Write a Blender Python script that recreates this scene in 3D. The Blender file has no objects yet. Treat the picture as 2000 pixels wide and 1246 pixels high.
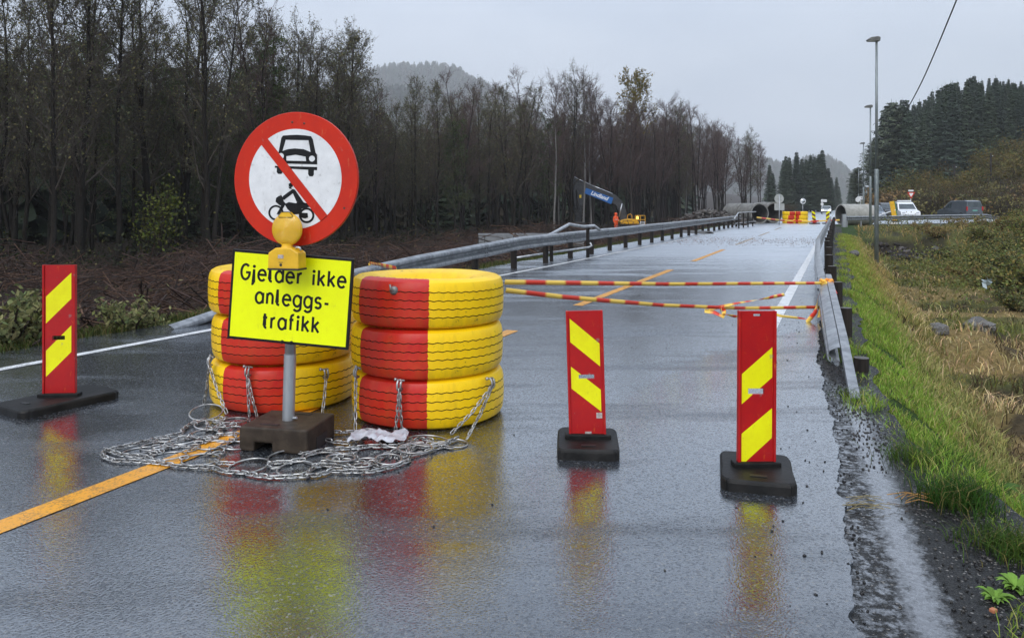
import bpy, bmesh, math, random
import numpy as np
from mathutils import Vector, Matrix
R = math.radians
scene = bpy.context.scene
COL = scene.collection
F, HZ, CX, CH = 1500.0, 402.0, 1000.0, 1.5      # focal length in pixels, horizon row, centre column, eye height

# ------------------------------------------------------------------ camera, sky, sun, exposure
cam = bpy.data.cameras.new('camera'); camo = bpy.data.objects.new('camera', cam); COL.objects.link(camo)
camo.location = (0, 0, CH); camo.rotation_euler = (R(90), 0, 0)
cam.sensor_width = 36; cam.lens = 36 * F / 2000; cam.shift_y = -(623 - HZ) / 2000
cam.clip_start = 0.1; cam.clip_end = 6000
scene.camera = camo
SUN_EL, SUN_AZ = 42, 200
w = bpy.data.worlds.new('World'); scene.world = w; w.use_nodes = True
nt = w.node_tree; nt.nodes.clear()
def wn(t): return nt.nodes.new(t)
sky = wn('ShaderNodeTexSky'); sky.sky_type = 'NISHITA'; sky.sun_disc = False
sky.sun_elevation = R(SUN_EL); sky.sun_rotation = R(SUN_AZ); sky.dust_density = 4; sky.air_density = 1.2
tc = wn('ShaderNodeTexCoord'); mp = wn('ShaderNodeMapping'); mp.inputs['Scale'].default_value = (1, 1, 2.6)
no = wn('ShaderNodeTexNoise'); no.inputs['Scale'].default_value = 1.5; no.inputs['Detail'].default_value = 5; no.inputs['Roughness'].default_value = .55
rp = wn('ShaderNodeValToRGB')
rp.color_ramp.elements[0].position = .33; rp.color_ramp.elements[0].color = (3.45, 4.15, 5.35, 1)
rp.color_ramp.elements[1].position = .68; rp.color_ramp.elements[1].color = (5.5, 6.1, 7.15, 1)
mx = wn('ShaderNodeMix'); mx.data_type = 'RGBA'; mx.inputs[0].default_value = .92
bg = wn('ShaderNodeBackground'); bg.inputs['Strength'].default_value = .1
ow = wn('ShaderNodeOutputWorld')
L = nt.links.new
sx_ = wn('ShaderNodeSeparateXYZ'); L(tc.outputs['Generated'], sx_.inputs[0])      # overcast: the sky brightens towards the zenith
mr_ = wn('ShaderNodeMapRange'); L(sx_.outputs[2], mr_.inputs[0])
for i_, v_ in enumerate((0.0, 1.0, .73, 2.1)): mr_.inputs[1 + i_].default_value = v_
L(mr_.outputs[0], bg.inputs['Strength']); ml_ = wn('ShaderNodeMath'); ml_.operation = 'MULTIPLY'; ml_.inputs[1].default_value = .1; L(mr_.outputs[0], ml_.inputs[0]); L(ml_.outputs[0], bg.inputs['Strength'])
L(tc.outputs['Generated'], mp.inputs[0]); L(mp.outputs[0], no.inputs['Vector']); L(no.outputs['Fac'], rp.inputs[0])
L(sky.outputs[0], mx.inputs[6]); L(rp.outputs[0], mx.inputs[7]); L(mx.outputs[2], bg.inputs[0]); L(bg.outputs[0], ow.inputs[0])
sl = bpy.data.lights.new('sun', 'SUN'); sl.energy = 1.5; sl.angle = R(40); sl.color = (1, .985, .96)
so = bpy.data.objects.new('sun', sl); COL.objects.link(so)
so.rotation_euler = (R(90 - SUN_EL), 0, R(-SUN_AZ + 180 + 180))
so.rotation_euler = Vector((-math.sin(R(SUN_AZ)) * math.cos(R(SUN_EL)), -math.cos(R(SUN_AZ)) * math.cos(R(SUN_EL)), -math.sin(R(SUN_EL)))).to_track_quat('-Z', 'Y').to_euler()
scene.view_settings.view_transform = 'Standard'; scene.view_settings.look = 'None'
scene.view_settings.exposure = .38; scene.view_settings.gamma = 1
scene.render.engine = 'CYCLES'
scene.cycles.use_denoising = True
scene.cycles.max_bounces = 10; scene.cycles.volume_bounces = 8
scene.cycles.transparent_max_bounces = 6

# ------------------------------------------------------------------ frame of the road: u along it, v to its right
ST, CT = math.sin(R(23)), math.cos(R(23))
def UV(u, v, z=0.0): return Vector((u * ST + v * CT, u * CT - v * ST, z))
def to_uv(x, y): return x * ST + y * CT, x * CT - y * ST
def G(px, py, z=0.0):                       # the point at height z seen at a pixel of the photograph
    s = (py - HZ) / (CH - z); return Vector(((px - CX) / s, F / s, z))
def PT(px, py, d):                          # the point at depth d seen at a pixel of the photograph
    return Vector(((px - CX) * d / F, d, CH - (py - HZ) * d / F))
rng = np.random.default_rng(7)
_lat = np.random.default_rng(3).random((256, 256))
def vn(x, y):
    x = np.asarray(x, float); y = np.asarray(y, float)
    xi = np.floor(x).astype(int); yi = np.floor(y).astype(int); fx = x - xi; fy = y - yi
    fx = fx * fx * (3 - 2 * fx); fy = fy * fy * (3 - 2 * fy)
    g = lambda a, b: _lat[a & 255, b & 255]
    return (g(xi, yi) * (1 - fx) + g(xi + 1, yi) * fx) * (1 - fy) + (g(xi, yi + 1) * (1 - fx) + g(xi + 1, yi + 1) * fx) * fy
def fbm(x, y, o=3):
    s = 0; a = .5
    for i in range(o):
        s = s + a * vn(x * 2 ** i + 17 * i, y * 2 ** i + 31 * i); a *= .5
    return s / (1 - .5 ** o)
def sm(x, a, b):
    t = np.clip((np.asarray(x, float) - a) / (b - a), 0, 1); return t * t * (3 - 2 * t)
def vg(u): return np.interp(u, [0, 3.7, 4.6, 5.5, 6.5, 10, 60], [.78, .62, .48, .2, .04, -.06, -.1])      # where the grass begins
def ve(u): return np.interp(u, [0, 3, 5, 8, 20], [.1, .06, 0, -.18, -.3])                                    # edge of the asphalt
def zg(u, v):                                # height of the ground
    u = np.asarray(u, float); v = np.asarray(v, float)
    n1 = fbm(u * .45, v * .45) - .5; n2 = fbm(u * 1.9, v * 1.9) - .5
    far = sm(u, 48, 58)
    tl = sm(-v, 7.9, 12) * (1 - far) + sm(-v, 11, 15) * far
    zl = -.95 * tl + tl * n1 * .5
    g0 = vg(u)
    a = sm(v, g0 + .15, g0 + 1.75 + .02 * np.clip(u, 0, 40))
    fu = sm(u, 42 - np.clip(v - 6, 0, 12) * .9, 51)
    fv = sm(v, 4 + .1 * u, 12 + .12 * u)
    zr = -1.3 * a * (1 - np.maximum(fu, fv * .95)) + a * (n1 * .8 + n2 * .3) * (1 - .8 * sm(u, 50, 56) * (1 - sm(u, 82, 92)))
    bk = u * CT - v * ST - .06 * (u * ST + v * CT); hill = sm(bk, 79, 160) * (sm(v, 4, 46) * 22 + sm(v, 40, 160) * 25)
    side = sm(u, 50, 60) * np.clip(v - 2, 0, 60) * .012
    z = np.where(v > g0, zr + side + hill, np.where(v < -7.8, zl, 0))
    pit = sm(1 - ((u - 45.3) / 3.4) ** 2 - ((v - 3.6) / 2.6) ** 2, 0, .5); zr = zr - .45 * pit
    z = np.where(v > g0, zr + side + hill, z)
    lhill = sm(-v, 45, 120) * 16 * sm(u, -20, 10)
    return z - .035 + lhill

# ------------------------------------------------------------------ materials
class NB:
    def __init__(s, name):
        s.m = bpy.data.materials.new(name); s.m.use_nodes = True; s.t = s.m.node_tree; s.t.nodes.clear()
        s.o = s.t.nodes.new('ShaderNodeOutputMaterial'); s.b = s.t.nodes.new('ShaderNodeBsdfPrincipled')
        s.L(s.b.outputs[0], s.o.inputs[0])
    def L(s, a, b): s.t.links.new(a, b)
    def n(s, typ, **kw):
        x = s.t.nodes.new(typ)
        for k, v in kw.items(): setattr(x, k, v)
        return x
    def pin(s, inp, v):
        if hasattr(v, 'is_linked') or hasattr(v, 'links'): s.L(v, inp)
        else: inp.default_value = v
    def math(s, op, a, b=0.0, c=0.0, clamp=False):
        x = s.n('ShaderNodeMath', operation=op, use_clamp=clamp)
        for i, v in enumerate((a, b, c)): s.pin(x.inputs[i], v)
        return x.outputs[0]
    def mix(s, f, a, b, mode='MIX'):
        x = s.n('ShaderNodeMix', data_type='RGBA', blend_type=mode)
        s.pin(x.inputs[0], f)
        for i, v in ((6, a), (7, b)):
            if isinstance(v, tuple): x.inputs[i].default_value = (*v[:3], 1)
            else: s.L(v, x.inputs[i])
        return x.outputs[2]
    def ramp(s, f, a, b):
        x = s.n('ShaderNodeMapRange'); s.L(f, x.inputs[0]); x.inputs[1].default_value = a; x.inputs[2].default_value = b
        return x.outputs[0]
    def lin(s, f, a, b, c, d):
        x = s.n('ShaderNodeMapRange'); s.L(f, x.inputs[0])
        for i, v in enumerate((a, b, c, d)): x.inputs[1 + i].default_value = v
        return x.outputs[0]
    def noise(s, vec, sc, det=3, rough=.5, out='Fac'):
        x = s.n('ShaderNodeTexNoise'); s.L(vec, x.inputs['Vector']); x.inputs['Scale'].default_value = sc
        x.inputs['Detail'].default_value = det; x.inputs['Roughness'].default_value = rough
        return x.outputs[out]
    def vor(s, vec, sc, out='Distance', feat='F1'):
        x = s.n('ShaderNodeTexVoronoi', feature=feat); s.L(vec, x.inputs['Vector']); x.inputs['Scale'].default_value = sc
        return x.outputs[out]
    def obj(s): return s.n('ShaderNodeTexCoord').outputs['Object']
    def pos(s): return s.n('ShaderNodeNewGeometry').outputs['Position']
    def sep(s, vec):
        x = s.n('ShaderNodeSeparateXYZ'); s.L(vec, x.inputs[0]); return x.outputs
    def scl(s, vec, sc, rot=(0, 0, 0)):
        x = s.n('ShaderNodeMapping'); s.L(vec, x.inputs[0]); x.inputs['Scale'].default_value = sc; x.inputs['Rotation'].default_value = rot
        return x.outputs[0]
    def bump(s, h, strength, dist, target='Normal', normal=None):
        x = s.n('ShaderNodeBump'); s.L(h, x.inputs['Height']); s.pin(x.inputs['Strength'], strength); x.inputs['Distance'].default_value = dist
        if normal is not None: s.L(normal, x.inputs['Normal'])
        s.L(x.outputs[0], s.b.inputs[target]); return x.outputs[0]
    def col(s, c):
        if isinstance(c, tuple): s.b.inputs['Base Color'].default_value = (*c[:3], 1)
        else: s.L(c, s.b.inputs['Base Color'])
    def set(s, **kw):
        for k, v in kw.items(): s.pin(s.b.inputs[k.replace('_', ' ')], v)
MATS = {}
def mat(name, c, c2=None, sc=6, rough=.5, metal=0, bump=0, bsc=60, bd=.003, coat=0, lo=.4, hi=.62, emit=None, es=0, stretch=(1, 1, 1), dirt=None, dsc=9, damt=.5, trans=0):
    if name in MATS: return MATS[name]
    b = NB(name); v = b.scl(b.obj(), stretch)
    col = c
    if c2: col = b.mix(b.ramp(b.noise(v, sc, 4, .6), lo, hi), c, c2)
    if dirt: col = b.mix(b.math('MULTIPLY', b.ramp(b.noise(v, dsc, 6, .7), .55, .72), damt), col, dirt)
    b.col(col); b.set(Roughness=rough, Metallic=metal)
    if bump: b.bump(b.noise(v, bsc, 3), bump, bd)
    if coat: b.set(Coat_Weight=coat, Coat_Roughness=.08, Coat_IOR=1.35)
    if emit: b.b.inputs['Emission Color'].default_value = (*emit, 1); b.set(Emission_Strength=es)
    if trans: b.set(Subsurface_Weight=trans, Subsurface_Radius=(.03, .02, .005))
    MATS[name] = b.m; return b.m
def mat_attr(name, rough=.6, sc=30, amt=.35, bump=0, bsc=40, bd=.02, coat=0, transl=0.0, spec=.12):
    b = NB(name); a = b.n('ShaderNodeVertexColor', layer_name='Col'); v = b.pos()
    k = b.lin(b.noise(v, sc, 5, .65), .3, .7, 1 - amt, 1 + amt)
    x = b.n('ShaderNodeVectorMath', operation='SCALE'); b.L(a.outputs[0], x.inputs[0]); b.L(k, x.inputs[3])
    b.L(x.outputs[0], b.b.inputs['Base Color']); b.set(Roughness=rough, Specular_IOR_Level=spec)
    if bump: b.bump(b.noise(v, bsc, 5, .65), bump, bd)
    if coat: b.set(Coat_Weight=coat, Coat_Roughness=.1, Coat_IOR=1.33)
    if transl:
        tr = b.n('ShaderNodeBsdfTranslucent'); b.L(x.outputs[0], tr.inputs[0]); ms = b.n('ShaderNodeMixShader'); ms.inputs[0].default_value = transl
        b.L(b.b.outputs[0], ms.inputs[1]); b.L(tr.outputs[0], ms.inputs[2]); b.L(ms.outputs[0], b.o.inputs[0])
    MATS[name] = b.m; return b.m

def wet_film(b, amount, rough, height, strength, dist, k=1.06, p=2.2):
    # a film of standing water: reflection grows towards grazing angles, on top of the dry surface
    lw = b.n('ShaderNodeLayerWeight'); lw.inputs['Blend'].default_value = .5
    f = b.math('MULTIPLY', b.math('POWER', lw.outputs['Facing'], p), k, clamp=True)
    f = b.math('MULTIPLY', f, amount, clamp=True)
    g = b.n('ShaderNodeBsdfGlossy'); g.inputs['Color'].default_value = (.93, .965, 1, 1); b.pin(g.inputs['Roughness'], rough)
    x = b.n('ShaderNodeBump'); b.L(height, x.inputs['Height']); b.pin(x.inputs['Strength'], strength); x.inputs['Distance'].default_value = dist; b.L(x.outputs[0], g.inputs['Normal'])
    ms = b.n('ShaderNodeMixShader'); b.L(f, ms.inputs[0]); b.L(b.b.outputs[0], ms.inputs[1]); b.L(g.outputs[0], ms.inputs[2]); b.L(ms.outputs[0], b.o.inputs[0])
def m_asphalt(name='wet_asphalt'):
    b = NB(name); p = b.pos()
    v1 = b.vor(p, 105); vc = b.vor(p, 105, 'Color'); n1 = b.noise(p, 70, 3)
    r = b.sep(vc)[0]
    big = b.noise(p, .7, 4, .6)
    ps = b.scl(p, (.35, 1.6, 1), (0, 0, R(-8)))
    streak = b.noise(ps, 1.0, 5, .62)
    base = b.mix(b.ramp(r, .2, 1), (.008, .010, .013), (.052, .060, .072))
    base = b.mix(b.math('MULTIPLY', b.ramp(r, .94, .98), .8), base, (.22, .22, .215))
    base = b.mix(b.math('MULTIPLY', b.ramp(big, .42, .66), .35), base, (.022, .024, .028))
    b.col(base)
    dry = b.ramp(streak, .5, .66)
    sp = b.sep(p); uu = b.math('ADD', b.math('MULTIPLY', sp[0], ST), b.math('MULTIPLY', sp[1], CT))
    drain = b.math('ADD', b.ramp(uu, 7, 24), 0.0)         # the crown of the bridge drains: thinner film, coarser gloss
    b.set(Roughness=b.lin(dry, 0, 1, .34, .5), IOR=1.45)
    h = b.math('ADD', b.math('MULTIPLY', v1, -1.0), b.math('MULTIPLY', n1, .6))
    b.bump(h, .75, .0042)
    wav = b.math('ADD', b.math('MULTIPLY', v1, -.75), b.math('MULTIPLY', b.noise(p, 95, 2), .45)) if False else b.math('ADD', b.math('ADD', b.math('MULTIPLY', v1, -.55), b.math('MULTIPLY', b.noise(p, 150, 2), .35)), b.math('MULTIPLY', b.noise(p, 34, 2), .4))
    b.set(Specular_IOR_Level=.2)
    wet_film(b, b.math('SUBTRACT', b.lin(dry, 0, 1, 1.0, .72), b.math('MULTIPLY', b.ramp(r, .5, .95), .6)),
             b.math('ADD', b.lin(dry, 0, 1, .05, .22), b.math('MULTIPLY', drain, .25)), wav, b.lin(dry, 0, 1, .17, .4), .006)
    MATS[name] = b.m; return b.m
def m_shoulder():
    b = NB('wet_gravel_shoulder'); p = b.pos()
    v1 = b.vor(p, 110); vc = b.sep(b.vor(p, 110, 'Color'))[0]
    s = b.sep(p); v = b.math('SUBTRACT', b.math('MULTIPLY', s[0], CT), b.math('MULTIPLY', s[1], ST))
    u = b.math('ADD', b.math('MULTIPLY', s[0], ST), b.math('MULTIPLY', s[1], CT))
    n = b.noise(p, 26, 6, .7); n2 = b.noise(p, 1.7, 2)
    vv = b.math('ADD', v, b.math('MULTIPLY', b.math('SUBTRACT', n, .5), .26))
    c0 = b.math('SUBTRACT', .5, b.math('MULTIPLY', u, .062))                  # the gutter narrows with distance
    d = b.math('ABSOLUTE', b.math('SUBTRACT', vv, c0))
    wet = b.math('SUBTRACT', 1.0, b.ramp(d, .035, .10))
    blot = b.math('MULTIPLY', b.ramp(n, .47, .60), b.math('SUBTRACT', 1.0, b.ramp(vv, .26, .36)))
    wet = b.math('MULTIPLY', b.math('MAXIMUM', wet, blot), b.math('SUBTRACT', 1.0, b.ramp(u, 6.2, 8.5)))
    base = b.mix(b.ramp(vc, .2, 1), (.006, .006, .006), (.030, .029, .027))
    base = b.mix(b.math('MULTIPLY', b.ramp(vc, .965, .985), .8), base, (.3, .28, .26))
    base = b.mix(wet, base, (.055, .055, .06))
    b.col(base)
    b.set(Roughness=b.lin(wet, 0, 1, .62, .42))
    inv = b.math('SUBTRACT', 1.0, wet)
    b.bump(b.math('MULTIPLY', v1, b.math('MULTIPLY', inv, -1.0)), 1.0, .016)
    b.set(Specular_IOR_Level=.25); wet_film(b, b.math('MULTIPLY', b.lin(wet, 0, 1, .08, .92), b.lin(b.noise(p, 70, 4, .7), .35, .6, .55, 1.0)), .06, b.noise(p, 45, 2), .12, .004)
    return b.m
def m_line(name, c, wear):
    b = NB(name); p = b.pos(); vc = b.sep(b.vor(p, 105, 'Color'))[0]
    n = b.noise(p, 6, 6, .75)
    f = b.math('MULTIPLY', b.ramp(b.math('ADD', b.math('MULTIPLY', n, .75), b.math('MULTIPLY', vc, .25)), .5, .62), wear)
    b.col(b.mix(f, c, (.05, .05, .052))); b.set(Roughness=.4, Specular_IOR_Level=.3)
    b.bump(b.vor(p, 105), .5, .003); v_ = b.math('MULTIPLY', b.vor(p, 105), -.55); wet_film(b, .22, .14, v_, .15, .006)
    MATS[name] = b.m; return b.m
def m_tyre():
    b = NB('painted_tyre'); o = b.obj(); s = b.sep(o)
    nz = b.math('MULTIPLY', b.math('SUBTRACT', b.noise(o, 34, 6, .75), .5), .055)
    ang = b.math('ADD', b.math('ARCTAN2', s[1], s[0]), nz)
    rad = b.math('ADD', b.math('SQRT', b.math('ADD', b.math('MULTIPLY', s[0], s[0]), b.math('MULTIPLY', s[1], s[1]))), b.math('MULTIPLY', b.math('SUBTRACT', b.noise(b.scl(o, (4, 4, .4)), 9, 4, .7), .5), .06))
    def step(x, a): return b.math('GREATER_THAN', x, a)
    r1 = b.math('MULTIPLY', step(ang, -1.02), b.math('LESS_THAN', ang, 0.0))
    r2 = step(ang, 2.06)
    red = b.math('MULTIPLY', b.math('MAXIMUM', r1, r2), step(rad, .475))
    oi = b.n('ShaderNodeObjectInfo').outputs['Random']
    n = b.noise(o, 5, 5, .6)
    yel = b.mix(b.ramp(n, .35, .7), (.92, .60, .004), (.84, .50, .004))
    rd = b.mix(b.ramp(n, .35, .7), (.50, .010, .010), (.58, .035, .012))
    c = b.mix(red, yel, rd)
    low = b.math('MULTIPLY', b.math('SUBTRACT', 1.0, b.ramp(s[2], .0, .14)), b.ramp(b.noise(b.scl(o, (1, 1, .35)), 7, 5, .7), .42, .66))
    c = b.mix(b.math('MULTIPLY', low, .45), c, (.09, .06, .025))
    spot = b.ramp(b.noise(o, 14, 6, .7), .63, .70)
    c = b.mix(b.math('MULTIPLY', spot, .8), c, (.035, .028, .02))
    c = b.mix(b.math('MULTIPLY', b.ramp(b.noise(b.scl(o, (1, 1, .25)), 11, 6, .7), .52, .7), .25), c, (.22, .11, .02))
    c = b.mix(b.math('MULTIPLY', b.math('MULTIPLY', red, b.ramp(b.noise(b.scl(o, (1, 1, .5)), 6, 4, .65), .5, .7)), .2), c, (.60, .12, .01))
    b.col(c); b.set(Roughness=.4, Specular_IOR_Level=.28, Coat_Weight=.08, Coat_Roughness=.15, Coat_IOR=1.35)
    b.bump(b.noise(o, 45, 4, .6), .25, .004)
    return b.m
def m_metal(name, c, c2, rough=.42, metal=.75, st=(1, 1, .3)):
    return mat(name, c, c2, sc=9, rough=rough, metal=metal, stretch=st, dirt=(.05, .045, .04), dsc=5, damt=.45, coat=.3)
def m_sign(name, c, damt=.35, rough=.38, c2=None, dirt=(.16, .13, .1)):
    b = NB(name); o = b.obj()
    n = b.noise(o, 5, 5, .7); st = b.noise(b.scl(o, (7, 7, 2.5), (0, .6, 0)), 4, 5, .75)
    c2 = c2 or tuple(k * .82 for k in c)
    x = b.mix(b.ramp(n, .38, .66), c, c2)
    x = b.mix(b.math('MULTIPLY', b.ramp(st, .60, .70), damt), x, dirt)
    x = b.mix(b.math('MULTIPLY', b.ramp(b.noise(o, 19, 4, .65), .64, .70), damt), x, (.2, .19, .17))
    b.col(x); b.set(Roughness=rough, Specular_IOR_Level=.22); MATS[name] = b.m; return b.m

ASPH = m_asphalt(); TYRE = m_tyre()
RUBBER = mat('black_rubber', (.006, .006, .006), (.016, .015, .014), sc=8, rough=.5, bump=.6, bsc=40, bd=.004)
RUBBER.node_tree.nodes['Principled BSDF'].inputs['Specular IOR Level'].default_value = .22
GROOVE = mat('groove_rubber', (.018, .014, .008), (.05, .035, .01), sc=14, rough=.7)
GALV = m_metal('galvanised_steel', (.40, .42, .44), (.52, .54, .56))
RAILM = m_metal('weathered_rail_steel', (.15, .16, .172), (.28, .295, .31), rough=.38, metal=.35)
CHAINM = mat('chain_steel', (.52, .52, .51), (.26, .25, .24), sc=14, rough=.36, metal=.85, coat=.2)
POSTW = mat('creosoted_wood', (.008, .006, .005), (.022, .016, .012), sc=12, rough=.95, stretch=(1, 1, .12), bump=.5, bsc=30, bd=.01)
POSTTOP = mat('sawn_post_end', (.05, .045, .04), (.12, .11, .1), sc=30, rough=.6)
CONC = mat('concrete_pipe', (.13, .128, .118), (.21, .205, .19), sc=2.5, rough=.8, bump=.3, bsc=25, bd=.01, dirt=(.09, .085, .08), dsc=2.2, damt=.7)
DARKMETAL = mat('dark_boom_paint', (.018, .019, .022), (.04, .04, .042), sc=5, rough=.45, coat=.2)
GLASS = mat('car_glass', (.02, .03, .035), (.045, .06, .065), sc=2, rough=.08, coat=1)
BLACKP = mat('black_plastic', (.012, .012, .013), (.02, .02, .02), rough=.5)
WHITEP = m_sign('sign_white', (.76, .77, .78), .32)
SIGNRED = m_sign('sign_red', (.56, .026, .008), .4, c2=(.48, .022, .010), dirt=(.5, .2, .08))
SIGNBLK = m_sign('sign_black', (.010, .010, .011), .2)
FLUOR = m_sign('fluorescent_yellow', (.85, .93, .002), .10, c2=(.80, .86, .002))
BRDRED = m_sign('board_red', (.42, .010, .010), .5, c2=(.34, .008, .012), dirt=(.62, .16, .02))
BRDYEL = m_sign('board_yellow', (.82, .80, .006), .45, c2=(.74, .68, .006))
GREYBACK = mat('sign_back', (.34, .35, .33), (.42, .43, .41), rough=.5, metal=.3)

# ------------------------------------------------------------------ mesh builder and tags
class MB:
    def __init__(s): s.v = []; s.f = []; s.mi = []; s.m = 0
    def add(s, vs, fs):
        o = len(s.v); s.v.extend([tuple(x) for x in vs])
        for f in fs: s.f.append([i + o for i in f]); s.mi.append(s.m)
    def box(s, c, d, rot=None):
        M = rot or Matrix.Identity(3); c = Vector(c)
        vs = [c + M @ Vector((x * d[0] / 2, y * d[1] / 2, z * d[2] / 2)) for x in (-1, 1) for y in (-1, 1) for z in (-1, 1)]
        s.add(vs, [(0, 1, 3, 2), (4, 6, 7, 5), (0, 4, 5, 1), (2, 3, 7, 6), (0, 2, 6, 4), (1, 5, 7, 3)])
    def tube(s, pts, rad, n=8, caps=True, closed=False):
        pts = [Vector(p) for p in pts]; k = len(pts)
        if not hasattr(rad, '__len__'): rad = [rad] * k
        vs = []; ref = None
        for i, p in enumerate(pts):
            if closed: t = pts[(i + 1) % k] - pts[i - 1]
            else: t = pts[min(i + 1, k - 1)] - pts[max(i - 1, 0)]
            t.normalize()
            if ref is None: ref = Vector((0, 0, 1)) if abs(t.z) < .9 else Vector((1, 0, 0))
            a = ref - t * ref.dot(t)
            if a.length < 1e-5: a = t.orthogonal()
            a.normalize(); ref = a; b_ = t.cross(a)
            for j in range(n):
                q = 2 * math.pi * j / n; vs.append(p + (a * math.cos(q) + b_ * math.sin(q)) * rad[i])
        fs = []
        for i in range(k if closed else k - 1):
            i2 = (i + 1) % k
            for j in range(n): fs.append((i * n + j, i * n + (j + 1) % n, i2 * n + (j + 1) % n, i2 * n + j))
        if caps and not closed: fs.append(tuple(range(n))[::-1]); fs.append(tuple((k - 1) * n + j for j in range(n)))
        s.add(vs, fs)
    def lathe(s, prof, n=32, M=None, closed=False):
        M = M or Matrix.Identity(4); k = len(prof)
        vs = [M @ Vector((r * math.cos(2 * math.pi * j / n), r * math.sin(2 * math.pi * j / n), z)) for r, z in prof for j in range(n)]
        fs = [(i * n + j, i * n + (j + 1) % n, ((i + 1) % k) * n + (j + 1) % n, ((i + 1) % k) * n + j) for i in range(k if closed else k - 1) for j in range(n)]
        s.add(vs, fs)
    def prism(s, poly, M, d):               # 2D polygon in local xz (facing -y) pushed back by d
        n = len(poly); a = [M @ Vector((x, 0, z)) for x, z in poly]; b = [M @ Vector((x, d, z)) for x, z in poly]
        s.add(a + b, [tuple(range(n)), tuple(range(2 * n - 1, n - 1, -1))] + [(i, i + n, (i + 1) % n + n, (i + 1) % n) for i in range(n)])
    def build(s, name, mats, parent=None, smooth=False, bev=0, seg=2, tri=False):
        me = bpy.data.meshes.new(name); me.from_pydata(s.v, [], s.f)
        for m in (mats if isinstance(mats, (list, tuple)) else [mats]): me.materials.append(m)
        me.polygons.foreach_set('material_index', s.mi)
        bm = bmesh.new(); bm.from_mesh(me)
        bmesh.ops.recalc_face_normals(bm, faces=bm.faces)
        if bev:
            bmesh.ops.remove_doubles(bm, verts=bm.verts, dist=1e-5)
            es = [e for e in bm.edges if len(e.link_faces) == 2 and e.calc_face_angle(0) > .45]
            bmesh.ops.bevel(bm, geom=es, offset=bev, segments=seg, affect='EDGES', profile=.6)
        if tri: bmesh.ops.triangulate(bm, faces=[f for f in bm.faces if len(f.verts) > 4])
        bm.to_mesh(me); bm.free()
        if smooth: me.shade_smooth()
        o = bpy.data.objects.new(name, me); COL.objects.link(o)
        if parent: o.parent = parent
        return o
def np_mesh(name, V, faces, cols=None, mats=(), k=4, mi=None, smooth=False):
    me = bpy.data.meshes.new(name); nv = len(V); nf = len(faces)
    me.vertices.add(nv); me.vertices.foreach_set('co', np.ascontiguousarray(V, np.float32).ravel())
    me.loops.add(nf * k); me.loops.foreach_set('vertex_index', np.ascontiguousarray(faces, np.int32).ravel())
    me.polygons.add(nf); me.polygons.foreach_set('loop_start', np.arange(0, nf * k, k, dtype=np.int32))
    for m in mats: me.materials.append(m)
    if mi is not None: me.polygons.foreach_set('material_index', np.ascontiguousarray(mi, np.int32))
    me.update(calc_edges=True)
    if cols is not None:
        a = me.color_attributes.new('Col', 'FLOAT_COLOR', 'POINT'); c = np.ones((nv, 4), np.float32); c[:, :3] = cols
        a.data.foreach_set('color', c.ravel())
    if smooth: me.shade_smooth()
    return me
def link(name, me, parent=None):
    o = bpy.data.objects.new(name, me); COL.objects.link(o)
    if parent: o.parent = parent
    return o
def tag(o, label=None, cat=None, group=None, kind=None):
    if label: o['label'] = label
    if cat: o['category'] = cat
    if group: o['group'] = group
    if kind: o['kind'] = kind
    return o
def thing(name, label, cat, loc=(0, 0, 0), rz=0, group=None):
    o = bpy.data.objects.new(name, None); COL.objects.link(o); o.location = loc; o.rotation_euler = (0, 0, rz)
    o.empty_display_size = .2
    return tag(o, label, cat, group)
def dup(o, loc=None, rz=None, label=None, group=None, scale=None, parent=None):
    c = o.copy(); COL.objects.link(c)
    if parent: c.parent = parent
    for ch in list(o.children): dup(ch, parent=c)
    if loc is not None: c.location = loc
    if rz is not None: c.rotation_euler = (o.rotation_euler[0], o.rotation_euler[1], rz)
    if scale is not None: c.scale = scale
    if label: c['label'] = label
    if group: c['group'] = group
    return c
def evaluated_mesh(o):
    dg = bpy.context.evaluated_depsgraph_get(); dg.update()
    return bpy.data.meshes.new_from_object(o.evaluated_get(dg))
def text_obj(name, body, size, m, parent, off=.0, shear=0, ext=.0008, spacing=1.0):
    cu = bpy.data.curves.new('text', 'FONT'); cu.body = body; cu.size = size; cu.align_x = 'CENTER'; cu.align_y = 'CENTER'
    cu.extrude = ext; cu.offset = off; cu.shear = shear; cu.space_character = spacing; cu.resolution_u = 4
    t = bpy.data.objects.new('text', cu); COL.objects.link(t)
    me = evaluated_mesh(t); bpy.data.objects.remove(t)
    me.transform(Matrix.Rotation(R(90), 4, 'X'))          # text now stands in xz, read from -y
    me.materials.clear(); me.materials.append(m)
    return link(name, me, parent)

# ------------------------------------------------------------------ the setting: ground, road, markings
def steps(*seg):
    a = [seg[0][0]]
    for s0, s1, st in seg: a += list(np.arange(s0 + st, s1 + st * .5, st))
    return np.array(a)
US = np.concatenate([[-300, -150, -70, -35, -20], steps((-12, 20, .25), (20, 60, .6), (60, 130, 2.5), (130, 300, 10)), [340, 400, 480, 580, 700, 840, 1100, 1500, 2000]])
VR = np.concatenate([steps((-.6, 6, .13), (6, 20, .5), (20, 70, 2), (70, 200, 10)), [240, 300, 400, 550, 700, 1000, 1500]])
VL = np.concatenate([[-1500, -1000, -700, -550, -400, -300, -220], steps((-160, -50, 5), (-50, -20, 1.2), (-20, -7.7, .3))])
VS = np.concatenate([VL, [-5, -2.5], VR])
UU, VV = np.meshgrid(US, VS, indexing='ij'); ZZ = zg(UU, VV)
XX = UU * ST + VV * CT; YY = UU * CT - VV * ST
nu, nv_ = UU.shape
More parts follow.
